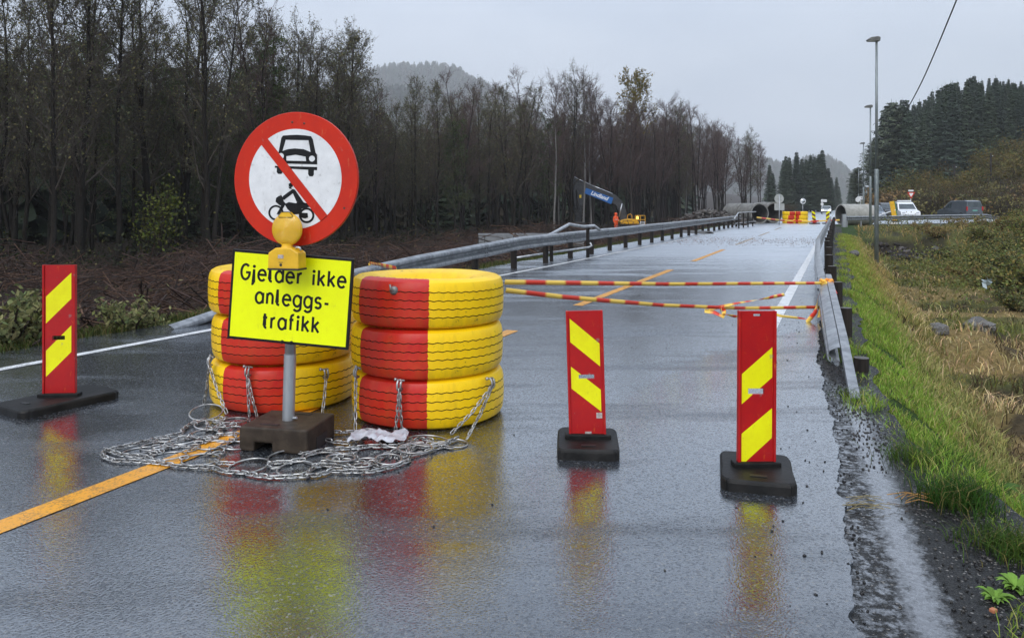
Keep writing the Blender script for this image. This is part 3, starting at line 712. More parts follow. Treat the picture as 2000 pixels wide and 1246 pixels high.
# ------------------------------------------------------------------ chain net on the road, hung from shackles on the tyres
def link_shape(p, t, up, sc=1.0):
    l, w_ = .0155 * sc, .0095 * sc; pts = []
    s = t.cross(up).normalized()
    for i in range(10):
        a = 2 * math.pi * i / 10; x = math.cos(a) * w_ + math.copysign(l, math.cos(a)); y = math.sin(a) * w_
        pts.append(p + t * x + s * y)
    return pts
def chain(mb, pts, pitch=.032, r=.0042, sc=1.0, jit=.4, rnd=random.Random(2)):
    pts = [Vector(p) for p in pts]; out = [pts[0]]; acc = 0
    k = 0; seg = 0; pos = 0.0
    Ls = [(pts[i + 1] - pts[i]).length for i in range(len(pts) - 1)]; tot = sum(Ls)
    n = max(2, int(tot / pitch))
    for i in range(n):
        d = (i + .5) * tot / n; j = 0
        while j < len(Ls) - 1 and d > Ls[j]: d -= Ls[j]; j += 1
        t = (pts[j + 1] - pts[j]).normalized(); p = pts[j] + t * d
        ref = Vector((0, 0, 1)) if abs(t.z) < .8 else Vector((0, -1, 0))
        s = t.cross(ref).normalized(); up = s.cross(t)
        a = (R(20) if i % 2 else R(110)) + rnd.uniform(-jit, jit)
        upv = up * math.cos(a) + s * math.sin(a)
        if abs(t.z) < .8: p = p + Vector((0, 0, .0095 * sc * abs(math.sin(a)) * .8))
        mb.tube(link_shape(p, t, upv, sc), r * sc, 5, closed=True)
net = thing('chain_net', 'galvanised net of chains and rings heaped on the wet road', 'chain net', (0, 0, 0))
def GP(x, y, z=.012): return G(180 + x / 2.381, 600 + y / 2.381, z)        # pixels of the enlarged view
RG = [(530, 488, 72, .035), (545, 546, 66, 0), (528, 590, 62, 0), (660, 525, 62, 0), (650, 575, 60, 0), (628, 604, 62, 0), (560, 640, 68, 0), (505, 708, 84, 0), (352, 692, 80, 0),
      (665, 642, 66, 0), (730, 736, 92, 0), (945, 748, 84, 0), (1060, 700, 76, 0), (1155, 700, 66, .02), (1262, 722, 76, 0), (1378, 706, 48, .02), (1425, 628, 88, .015),
      (1280, 582, 58, 0), (1560, 620, 110, .01), (1690, 632, 56, 0), (900, 694, 80, 0), (425, 618, 70, 0), (215, 668, 70, 0), (1500, 655, 80, .02), (1180, 665, 60, 0), (300, 645, 70, 0)]
rpos = []; rnd = random.Random(5)
for x, y, wpx, lift in RG:
    c = GP(x, y, .012 + lift); s = (600 + y / 2.381 - HZ) / CH; rad = min(.13, max(.075, wpx / 2.381 / s * .98))
    tx, ty = rnd.uniform(-.08, .08), rnd.uniform(-.08, .08)
    if lift > .03: tx = .25
    M = Matrix.Rotation(tx, 3, 'X') @ Matrix.Rotation(ty, 3, 'Y')
    mb = MB(); mb.tube([c + M @ Vector((rad * math.cos(q), rad * math.sin(q), 0)) for q in [2 * math.pi * i / 30 for i in range(30)]], .0056, 7, closed=True)
    mb.build('ring', CHAINM, net, smooth=True); rpos.append((c, rad))
done = set()
for i, (c, r0) in enumerate(rpos):          # short strands tie each ring to its neighbours
    near = sorted((((c - d).length, j) for j, (d, _) in enumerate(rpos) if j != i))[:4]
    for d, j in near:
        if (min(i, j), max(i, j)) in done or d > .75: continue
        done.add((min(i, j), max(i, j))); e, r1 = rpos[j]; t = (e - c).normalized()
        a = c + t * r0 * .96; b = e - t * r1 * .96
        if (b - a).dot(t) < .03: a = c + t * r0 * .7 + t.cross(Vector((0, 0, 1))) * r0 * .7; b = a + t * .09
        m_ = (a + b) / 2 + t.cross(Vector((0, 0, 1))) * rnd.uniform(-.03, .03); a.z = b.z = m_.z = .010
        mb = MB(); chain(mb, [a, m_, b]); mb.build('chain_strand', CHAINM, net, smooth=True)
for P in ([(42, 690), (70, 705), (110, 716), (200, 718), (320, 728), (400, 740), (480, 746), (560, 748), (620, 768), (700, 772), (760, 785), (830, 794), (900, 792), (1000, 788), (1060, 782), (1110, 764), (1200, 768), (1300, 766), (1400, 744), (1470, 716), (1478, 690), (1462, 660)],
          [(45, 688), (60, 668), (130, 655), (200, 640), (290, 616), (350, 604), (410, 592), (420, 572), (450, 548), (520, 528)],
          [(1462, 655), (1500, 640), (1560, 648), (1640, 640), (1700, 612)], [(1100, 575), (1150, 585), (1210, 580)], [(1090, 622), (1140, 632), (1190, 634)],
          [(60, 664), (140, 690), (250, 700), (330, 724)], [(1000, 690), (1080, 668), (1180, 660), (1290, 650), (1400, 650), (1500, 620)], [(1000, 788), (1010, 760), (1060, 735), (1150, 742), (1240, 760)], [(1290, 740), (1360, 690), (1440, 660), (1520, 610), (1580, 622)]):
    mb = MB(); chain(mb, [GP(x, y, .012) for x, y in P], sc=1.1); mb.build('chain_strand', CHAINM, net, smooth=True)
def on_tyre(px, py, S, off=.015):           # the tread point of a stack seen at a pixel
    d = Vector(((px - CX) / F, 1, -(py - HZ) / F)); RR = .552 + off
    a = d.x ** 2 + d.y ** 2; b = -2 * (d.x * S.x + d.y * S.y); c = S.x ** 2 + S.y ** 2 - RR ** 2; q = b * b - 4 * a * c
    t = (-b - math.sqrt(max(q, 0))) / (2 * a); return Vector((0, 0, CH)) + d * t
for S, (px, py), ends in ((SB, (414, 704), ((400, 788), (446, 806))), (SB, (486, 724), ((487, 812), (502, 812))), (SB, (634, 728), ((630, 806),)), (SA, (700, 726), ((694, 838),)),
                          (SA, (782, 750), ((776, 842), (790, 842))), (SA, (957, 746), ((882, 848), (912, 858)))):
    p = on_tyre(px, py, S, .02); out = (p - S); out.z = 0; out.normalize(); sd = out.cross(Vector((0, 0, 1)))
    mb = MB(); pts = [p - out * .02 + Vector((0, 0, .022)), p + out * .012 + Vector((0, 0, .028)), p + out * .026 + Vector((0, 0, .01)), p + out * .028 - Vector((0, 0, .02)), p + out * .018 - Vector((0, 0, .038)), p - out * .0 - Vector((0, 0, .028))]
    mb.tube([q + sd * .012 for q in pts], .008, 7); mb.tube([q - sd * .012 for q in pts[1:]], .008, 7)
    mb.tube([p + Vector((0, 0, .024)) - sd * .03, p + Vector((0, 0, .028)) + sd * .03], .0065, 7); mb.tube([p + sd * .028 + Vector((0, 0, .028)), p + sd * .04 + Vector((0, 0, .03))], .012, 6)
    mb.build('shackle', CHAINM, net, smooth=True)
    for ex, ey in ends:
        e = G(ex, ey, .012); f = e - S; f.z = 0
        if f.length < .60: e = S + f.normalized() * .60 + Vector((0, 0, .012))
        st = p + out * .02 - Vector((0, 0, .03)); m_ = st.lerp(e, .5) - Vector((0, 0, .02)); f = m_ - S; f.z = 0
        if f.length < .585: f = f.normalized() * .585; m_ = Vector((S.x + f.x, S.y + f.y, m_.z))
        mb = MB(); chain(mb, [st, m_, e], jit=.25); mb.build('chain_strand', CHAINM, net, smooth=True)
# crumpled plastic sheet
V = []; Fs = []; c = G(738, 866, .0)
for i in range(22):
    for j in range(12):
        x = (i / 21 - .5) * .36; y = (j / 11 - .5) * .2 * (.6 + .6 * vn(i * .4, 3.3)); V.append((c.x + x + .02 * vn(i * .5, j * .5), c.y + y + .04 * (vn(i * .3, 9.1) - .5), .02 + .055 * float(fbm(i * .35, j * .42)) + .02 * float(vn(i * 1.1, j * 1.1))))
for i in range(21):
    for j in range(11): Fs.append((i * 12 + j, i * 12 + 12 + j, i * 12 + 13 + j, i * 12 + j + 1))
me = bpy.data.meshes.new('plastic_bag'); me.from_pydata(V, [], Fs); me.materials.append(mat('thin_plastic', (.40, .40, .43), (.52, .52, .55), sc=20, rough=.25, coat=.4)); me.shade_smooth()
tag(link('plastic_bag', me), 'crumpled pale plastic bag caught in the chain net', 'plastic bag')

# ------------------------------------------------------------------ guard rails
WB = [(0, .155), (.02, .152), (.05, .140), (.090, .118), (.098, .09), (.090, .062), (.03, .035), (.002, .018), (.002, -.018), (.03, -.035), (.090, -.062), (.098, -.09), (.090, -.118), (.05, -.140), (.02, -.152), (0, -.155)]
WB2 = WB + [(n - .007, z) for n, z in reversed(WB)]
def beam(mb, pts, side, prof=WB2):           # pts: centre line; side: +1 humps to the right of the direction of travel
    k = len(prof); vs = []
    for i, p in enumerate(pts):
        t = (pts[min(i + 1, len(pts) - 1)] - pts[max(i - 1, 0)]).normalized(); nrm = t.cross(Vector((0, 0, 1))).normalized() * side; up = nrm.cross(t) * side
        for n, z in prof: vs.append(p + nrm * n + up * z)
    fs = [(i * k + j, i * k + (j + 1) % k, (i + 1) * k + (j + 1) % k, (i + 1) * k + j) for i in range(len(pts) - 1) for j in range(k)]
    mb.add(vs, fs + [tuple(range(k)), tuple((len(pts) - 1) * k + j for j in range(k))])
def wooden_post(t, p, top, bottom, r, lean=0):
    mb = MB(); rr = random.Random(int(p.x * 1000)); dx, dy = rr.uniform(-.015, .015), rr.uniform(-.015, .015)
    mb.tube([Vector((p.x, p.y, bottom)), Vector((p.x + dx, p.y + dy, top))], r, 14, caps=False)
    n = 14; mb.m = 1; mb.add([mb.v[n + j] for j in range(n)], [tuple(range(n))])
    o = mb.build('post', [POSTW, POSTTOP], t, smooth=False); return o
def rail_parts(mb_pts, side, t, gap=4.0):
    acc = []; segs = []; L0 = 0
    for i, p in enumerate(mb_pts):
        acc.append(p)
        if i: L0 += (p - mb_pts[i - 1]).length
        if L0 > gap or i == len(mb_pts) - 1:
            if len(acc) > 1: segs.append(acc)
            acc = [p]; L0 = 0
    for k, sgm in enumerate(segs):
        mb = MB(); q = list(sgm)
        if k < len(segs) - 1: d = (q[-1] - q[-2]).normalized(); q.append(q[-1] + d * .16)
        off = Vector((0, 0, .004)) * (k % 2)
        beam(mb, [x + off for x in q], side); b = mb.build('beam', RAILM, t)
        if k:
            p = sgm[0]; d = (sgm[1] - sgm[0]).normalized(); nr = d.cross(Vector((0, 0, 1))).normalized() * side; mb = MB()
            for a in (.03, .12):
                for z in (.11, .05, -.05, -.11): mb.box(p + d * a + nr * .083 + Vector((0, 0, z)), (.022, .022, .022))
            mb.build('bolt', DARKMETAL, b)
# right hand rail, ramping up out of the verge
rr_ = thing('guardrail', 'guard rail on dark log posts along the grass verge on the right', 'guard rail', UV(6.7, .07))
o0 = rr_.location.copy()
def rv(u): return float(np.interp(u, [6.6, 10.8, 14.9, 20, 62], [.075, -.13, -.30, -.40, -.44]))
def rh(u): return float(np.interp(u, [6.6, 8.2, 10.8, 14.9, 20, 62], [-.02, .20, .44, .60, .72, .74]))
rail_parts([UV(u, rv(u), rh(u) - .15) - o0 for u in np.concatenate([np.arange(7.9, 20, .5), np.arange(20, 61, 2)])], -1, rr_)
pl_ = [UV(u, rv(u) + .05, rh(u) + .005) - o0 for u in (6.55, 7.4, 8.2, 9.2, 10.8, 12.0)]
mb = MB(); beam(mb, pl_, -1, [(-.038, .02), (.038, .02), (.038, -.05), (.030, -.05), (.030, .010), (-.030, .010), (-.030, -.05), (-.038, -.05)]); mb.build('end_plank', RAILM, rr_)
for u in np.concatenate([[7.75, 9.75], np.arange(11.75, 61, 2)]):
    p = UV(u, rv(u) + .17); p2 = p - o0
    top = rh(u) - .03 - (.02 if u > 10 else 0); wooden_post(rr_, p2, top, -.7, .067)
# left hand rail
lr = thing('guardrail', 'long guard rail on wooden posts along the left edge of the road', 'guard rail', UV(7.2, -7.5)); o1 = lr.location.copy()
def lv(u): return float(np.interp(u, [6.8, 10.5, 14, 18, 58], [-7.52, -7.30, -7.12, -6.98, -6.60]))
def lh(u): return float(np.interp(u, [6.8, 9.5, 12.5, 17, 60], [.02, .40, .58, .76, .80]))
rail_parts([UV(u, lv(u), lh(u) - .155) - o1 for u in np.concatenate([np.arange(7, 18, .5), np.arange(18, 59, 2)])], 1, lr)
for u in np.arange(8.9, 58, 2.0):
    p = UV(u, lv(u) - .10) - o1; wooden_post(lr, p, lh(u) - .05, -1.0, .075)
TUBEM = m_metal('tube_rail_steel', (.36, .37, .38), (.5, .51, .52))
def tube_rail(label, d, pts, posts, d2, lower):
    P = [PT(x, y, dd_) for x, y, dd_ in pts]; o = P[0].copy(); o.z = 0
    t = thing('bridge_railing', label, 'railing', o); mb = MB(); mb.tube([p - o for p in P], .045, 10); mb.build('top_tube', TUBEM, t, smooth=True)
    Q = [PT(x, y, dd_) for x, y, dd_ in lower]; mb = MB(); mb.tube([q - o for q in Q], .03, 8); mb.build('lower_tube', TUBEM, t, smooth=True)
    for x, y, dd_ in posts:
        p = PT(x, y, dd_) - o; mb = MB(); mb.tube([p, Vector((p.x, p.y, -.95))], .05, 8); mb.build('post', POSTW, t)
tube_rail('bent tubular railing rising behind the left guard rail beside the excavator', 22, [(1020, 478, 20), (1076, 458, 20.6), (1112, 438, 21.2), (1120, 440, 21.4), (1140, 443, 21.8), (1160, 441, 22.4), (1172, 450, 22.4)], [(1077, 462, 20.8), (1148, 446, 22.2)], 22,
          [(1000, 505, 20.0), (1080, 493, 21), (1150, 483, 22), (1156, 480, 22), (1152, 474, 22)])
tube_rail('grey tubular railing in front of the concrete pipes at the rail end', 50, [(1434, 428, 50), (1442, 416, 51), (1476, 414, 57)], [(1443, 417, 51.2), (1452, 416, 52.5), (1461, 415.5, 54), (1470, 415, 56)], 50, [(1436, 437, 50.5), (1476, 432, 57)])
# low grey rail along the side road
sr = thing('guardrail', 'pale low guard rail on steel posts along the side road', 'guard rail', (23.8, 55, 0)); o2 = sr.location.copy()
A, B = Vector((23.9, 55.2, 0)), Vector((39.2, 60.5, 0))
pts = []
for i in range(14):
    p = A.lerp(B, i / 13); gz_ = side_z(p.x, p.y); h = .72 * (1 if i < 12 else .72 if i == 12 else .2); pts.append(Vector((p.x, p.y, gz_ + h - .15)))
rail_parts([p - o2 for p in pts], 1, sr)
for i in range(12):
    p = A.lerp(B, (i + .2) / 12.8); gz_ = side_z(p.x, p.y); mb = MB(); mb.box(Vector((p.x, p.y + .06, gz_ + .1)) - o2, (.06, .1, 1.1)); mb.build('post', GALV, sr)
mb = MB(); mb.box(Vector((23.6, 54.6, .3)) - o2, (.25, .2, 1.2)); mb.build('end_post', GALV, sr)

# ------------------------------------------------------------------ barrier tape
def m_tape():
    b = NB('barrier_tape'); a = b.n('ShaderNodeVertexColor', layer_name='Col'); b.L(a.outputs[0], b.b.inputs['Base Color']); b.set(Roughness=.3); return b.m
TAPE = m_tape(); CR, CY = (.66, .04, .018), (.90, .60, .10)
def tape(name, pts, label, wd=.062, seg=.24, sag=0, twist=0, group='red and yellow barrier tapes', ph=0):
    P = [Vector(p) for p in pts]; out = []
    for i in range(len(P) - 1):
        m = max(2, int((P[i + 1] - P[i]).length / .04))
        for k in range(m): out.append(P[i].lerp(P[i + 1], k / m))
    out.append(P[-1]); L_ = np.cumsum([0] + [(out[i + 1] - out[i]).length for i in range(len(out) - 1)]); tot = L_[-1]
    V = []; C = []; Fs = []
    for i, p in enumerate(out):
        q = L_[i] / tot; p = p - Vector((0, 0, sag * 4 * q * (1 - q)))
        a = twist * q * 6 + .25 * math.sin(q * 9 + ph); t = (out[min(i + 1, len(out) - 1)] - out[max(0, i - 1)]).normalized(); s = t.cross(Vector((0, 1, 0)));
        if s.length < .1: s = t.cross(Vector((1, 0, 0)))
        s.normalize(); n_ = s.cross(t); d = (s * math.cos(a) + n_ * math.sin(a)) * wd / 2
        V += [p - d, p + d, p + d + n_ * .0006, p - d + n_ * .0006]; c = CR if int((L_[i] + ph) / seg) % 2 else CY; C += [c] * 4
    for i in range(len(out) - 1):
        for j in range(4): Fs.append((i * 4 + j, i * 4 + (j + 1) % 4, i * 4 + 4 + (j + 1) % 4, i * 4 + 4 + j))
    me = np_mesh(name, np.array(V), np.array(Fs), np.array(C), [TAPE]); o = link(name, me)
    if label: tag(o, label, 'barrier tape', group)
    return o
RE = PT(1612, 553, 10.4)
tape('barrier_tape', [PT(986, 551, 5.95), PT(1300, 555, 8.0), RE], 'upper barrier tape stretched level from the tyres to the right rail', wd=.04, seg=.27, sag=.0)
tape('barrier_tape', [PT(988, 567, 5.95), PT(1100, 580, 6.6), PT(1290, 596, 8.0), PT(1450, 602, 9.1), PT(1602, 600, 10.2)], 'lower sagging barrier tape between the tyres and the right rail', wd=.04, seg=.27)
tape('barrier_tape', [PT(1384, 604, 8.7), PT(1440, 592, 8.9), PT(1500, 582, 9.3), PT(1532, 575, 9.6)], 'short loose tape end drifting up above the lower tape', wd=.04, seg=.12, twist=.6)
kt = tape('barrier_tape', [PT(1376, 607, 8.6), PT(1395, 610, 8.55), PT(1412, 619, 8.5), PT(1415, 606, 8.6), PT(1408, 602, 8.6), PT(1411, 612, 8.5), PT(1440, 619, 8.7)], 'knotted scrap of tape hanging under the lower tape', wd=.045, seg=.1, twist=.4)
tape('barrier_tape', [PT(1512, 613, 8.6), PT(1524, 617, 8.6), PT(1560, 621, 8.9), PT(1590, 624, 9.2)], 'thin tape end lying towards the rail foot behind the tall board', wd=.03, seg=.5, twist=.3)
tape('barrier_tape', [RE + Vector((-.05, -.08, .02)), PT(1598, 580, 10.2), PT(1592, 610, 10.0), PT(1576, 630, 9.9)], 'tape tail hanging from the knot on the right rail', wd=.055, seg=.16, twist=.5)
tape('barrier_tape', [RE + Vector((-.03, -.1, .03)), PT(1604, 585, 10.1), PT(1599, 620, 10.0)], 'second tape tail hanging straight from the rail knot', wd=.05, seg=.22, twist=.3)
tape('barrier_tape', [RE + Vector((.02, 0, .02)), PT(1626, 560, 10.5), PT(1634, 573, 10.4)], 'loop of orange tape behind the right rail post', wd=.03, seg=5, ph=5.2)
mb = MB(); pts = [RE + Vector((.07 * math.cos(a) * (1 + .2 * math.sin(3 * a)), -.07 * math.sin(a) - .02, .035 * math.sin(a * 2.3) + .01)) for a in np.arange(0, 12, .35)]
mb.tube(pts, .022, 6); tag(mb.build('tape_knot', mat('orange_tape', (.8, .25, .02), (.85, .5, .05), sc=9, rough=.35), smooth=True), 'orange knot of barrier tape tied round the right rail', 'barrier tape')
tape('barrier_tape', [PT(722, 514, 13.2), PT(745, 518, 9), PT(775, 526, 6.6)], 'short tape running from the left rail to the tyres', wd=.05, seg=.5, ph=.3)
tape('barrier_tape', [PT(1478, 425, 58), PT(1530, 431, 62), PT(1580, 433, 63), PT(1640, 430, 60)], 'far pale red tape strung in front of the distant tyres', wd=.12, seg=.9)
tape('barrier_tape', [PT(722, 514, 13.2), PT(724, 525, 13.2), PT(723, 536, 13.2)], 'tape end hanging down from the left rail', wd=.05, seg=.25)
# ------------------------------------------------------------------ concrete pipes
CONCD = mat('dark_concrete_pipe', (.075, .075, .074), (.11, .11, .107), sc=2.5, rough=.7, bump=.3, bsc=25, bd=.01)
CONCL = mat('pale_concrete_pipe', (.26, .255, .23), (.36, .35, .32), sc=2.5, rough=.8, bump=.3, bsc=25, bd=.01, dirt=(.12, .115, .1), dsc=2.2, damt=.6)
def pipe(label, c, axis_deg, ln, ro, group='concrete pipes waiting beside the road', rings=1):
    t = thing('concrete_pipe', label, 'concrete pipe', c, R(axis_deg), group)
    mb = MB(); n = 48; th = ro * .13; h = ln / 2
    prof = [(ro - th, -h), (ro - .01, -h), (ro, -h + .02), (ro, h - .12), (ro - .06, h - .11), (ro - .06, h), (ro - th, h)]
    mb.lathe(prof, n, Matrix.Rotation(R(90), 4, 'Y'), closed=True); mb.mi[-n:] = [1] * n; b = mb.build('pipe_wall', [CONCD if c.y < 50 else CONCL if 'right' in label else CONC, mat('pipe_inner_shade', (.035, .034, .032), (.06, .058, .054), sc=3, rough=.9)], t)  # inner wall coloured darker to paint in the shade of the bore
    return t
cp = [(1482, 416, 65, 1.78, 'front concrete pipe with its open end toward the road by the railing'), (1520, 413, 68, 1.8, 'concrete pipe behind the grey sign back')]
P1 = PT(1484, 402, 65.0); ax = Vector((-.80, .60, 0)); 
def lay(px, d, ro, z0, deg, ln, label):
    x = (px - CX) * d / F; a = Vector((math.cos(R(deg)), math.sin(R(deg)), 0)); c = Vector((x, d, z0 + ro)) + a * ln / 2
    return pipe(label, c, deg, ln, ro)
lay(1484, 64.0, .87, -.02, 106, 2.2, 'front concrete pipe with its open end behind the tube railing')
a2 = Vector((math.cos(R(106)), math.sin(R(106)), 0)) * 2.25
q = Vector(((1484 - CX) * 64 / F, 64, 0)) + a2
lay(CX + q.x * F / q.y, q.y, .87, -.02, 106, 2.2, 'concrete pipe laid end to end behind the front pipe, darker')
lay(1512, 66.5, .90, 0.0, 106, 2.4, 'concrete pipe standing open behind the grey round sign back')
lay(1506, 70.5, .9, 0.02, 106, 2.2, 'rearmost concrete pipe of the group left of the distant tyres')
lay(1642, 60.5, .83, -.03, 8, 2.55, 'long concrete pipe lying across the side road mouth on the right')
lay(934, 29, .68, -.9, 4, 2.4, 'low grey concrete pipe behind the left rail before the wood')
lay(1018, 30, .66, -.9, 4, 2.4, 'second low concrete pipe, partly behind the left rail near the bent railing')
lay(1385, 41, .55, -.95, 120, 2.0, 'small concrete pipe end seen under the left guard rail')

# ------------------------------------------------------------------ distant tyres, sign backs, road signs
TY2 = mat('dull_tyre_red', (.2, .02, .012), (.3, .03, .015), rough=.5)
k = 0
for j, px in enumerate((1541, 1565)):
    for r in range(3):
        d = 65.5; o = dup(bpy.data.objects['tyre'], Vector(((px - CX) * d / F, d, r * .335 + .0)), math.atan2(-d, -(px - CX) * d / F) + (.7 if j == 0 else -.5) + (r * .2),
            '%s distant painted tyre in the %s column of the far barrier' % (['lowest', 'middle', 'top'][r], ['left', 'right'][j]), 'distant painted tyres across the road')
def sign_post(t, h, r=.03): mb = MB(); mb.tube([(0, 0, -.3), (0, 0, h)], r, 10); return mb.build('post', GALV, t, smooth=True)
d = 60
t = thing('road_sign', 'grey backs of a round sign and a square plate before the pipes', 'road sign', Vector(((1522 - CX) * d / F, d, 0)), 0)
sign_post(t, 2.4); mb = MB(); mb.lathe([(0, 0), (.36, 0), (.37, .01), (.36, .02), (0, .02)], 40, Matrix.Translation((0, .04, 1.5 + (402 - 388.5) * d / F + 0)) @ MX); mb.build('round_plate', GREYBACK, t)
mb = MB(); mb.box((.03, .05, 1.5 - (404.5 - 402) * d / F), (.78, .02, .52)); mb.build('square_plate', GREYBACK, t, bev=.006)
mb = MB()
for z in (1.25, 1.55, 1.95, 2.2): mb.box((0, .03, z), (.25, .02, .03))
mb.build('bracket', GALV, t)
d = 120
t = thing('road_mirror', 'round traffic mirror among the bushes left of the distant road', 'mirror', Vector(((1568 - CX) * d / F, d, 0)), 0); sign_post(t, 2.0, .04)
mb = MB(); mb.lathe([(0, .10), (.2, .08), (.36, .02), (.38, 0), (0, -.03)], 32, Matrix.Translation((0, -.05, 2.2)) @ MX); mb.build('mirror', mat('mirror_face', (.7, .72, .74), rough=.12, metal=1), t, smooth=True)
mb = MB(); mb.tube([(.40 * math.cos(a), -.07, 2.2 + .40 * math.sin(a)) for a in [2 * math.pi * i / 28 for i in range(28)]], .045, 6, closed=True); mb.build('frame', WHITEP, t)
d = 125
t = thing('road_sign', 'small white plate over a round sign beside the oncoming car', 'road sign', Vector(((1606 - CX) * d / F, d, 0)), 0); sign_post(t, 2.6, .035)
mb = MB(); mb.box((.25, -.04, 2.3), (.95, .02, .42)); mb.build('plate', WHITEP, t)
mb = MB(); mb.lathe([(0, .02), (.25, .02), (.26, 0), (0, 0)], 24, Matrix.Translation((-.05, -.06, 1.75)) @ MX); mb.build('round_plate', WHITEP, t)
d = 82
t = thing('road_sign', 'red and white triangular give way sign with small plate above', 'road sign', Vector(((1779 - CX) * d / F, d, side_z((1779 - CX) * d / F, d))), 0); sign_post(t, 2.7, .035)
zc = 1.5 + (402 - 380) * d / F - t.location.z
tri_ = lambda r: [(-r * .95, r * .52), (0, -r * 1.08), (r * .95, r * .52)]
mb = MB(); mb.prism(tri_(.45), Matrix.Translation((0, -.06, zc)), .02); mb.build('triangle', SIGNRED, t)
mb = MB(); mb.prism(tri_(.26), Matrix.Translation((0, -.066, zc)), .005); mb.build('white_triangle', WHITEP, t)
mb = MB(); mb.box((-.02, -.05, zc + .40), (.55, .02, .16)); mb.build('plate', WHITEP, t)
d = 110
t = thing('road_sign', 'white arrow shaped direction sign behind the long concrete pipe', 'road sign', Vector(((1681 - CX) * d / F, d, .3)), 0); sign_post(t, 2.6, .035)
mb = MB(); mb.prism([(-.5, -.2), (.25, -.24), (.62, 0), (.25, .24), (-.5, .2)], Matrix.Translation((0, -.05, 2.3)), .02); mb.build('arrow_plate', WHITEP, t)
mb = MB(); mb.lathe([(0, .02), (.34, .02), (.35, 0), (0, 0)], 28, Matrix.Translation((-.45, -.08, 2.05)) @ MX); mb.build('round_plate', WHITEP, t)
text_obj('lettering', '8', .32, SIGNBLK, t).location = (.1, -.056, 2.3)
# two leaning far marker boards
for i, (px, tilt, lab) in enumerate(((1591, -.10, 'distant striped marker board leaning left beside the far tyres'), (1616.5, .02, 'distant striped marker board standing upright below the oncoming car'))):
    d = 63; c = Vector(((px - CX) * d / F, d, 0)); t = thing('marker_board', lab, 'marker board', c, 0, 'distant marker boards')
    mb = MB(); n = 6; W_ = .28; H_ = 1.0
    M = Matrix.Rotation(tilt, 4, 'Y')
    sgn = -1 if i == 0 else 1
    for kk in range(-1, 5):
        z0, z1 = .12 + kk * .36, .12 + kk * .36 + .18
        for m, (a, b) in enumerate(((z0, z1), (z1, z1 + .18))):
            mb.m = m; poly = [(-W_ / 2, a - sgn * .1), (W_ / 2, a + sgn * .1), (W_ / 2, b + sgn * .1), (-W_ / 2, b - sgn * .1)]
            poly = clip(clip(poly, (0, .1), (0, 1)), (0, 1.05), (0, -1))
            if len(poly) > 2: mb.prism(poly, M, .02)
    mb.build('board', [BRDYEL, mat('dark_board_red', (.10, .02, .015), rough=.5)], t)
    mb = MB(); mb.box((0, 0, .05), (.75, .4, .1)); mb.build('rubber_base', RUBBER, t, bev=.02)
    mb = MB(); mb.box((0, 0, .2), (.32, .06, .2), M.to_3x3()); mb.build('socket', SIGNRED, t)

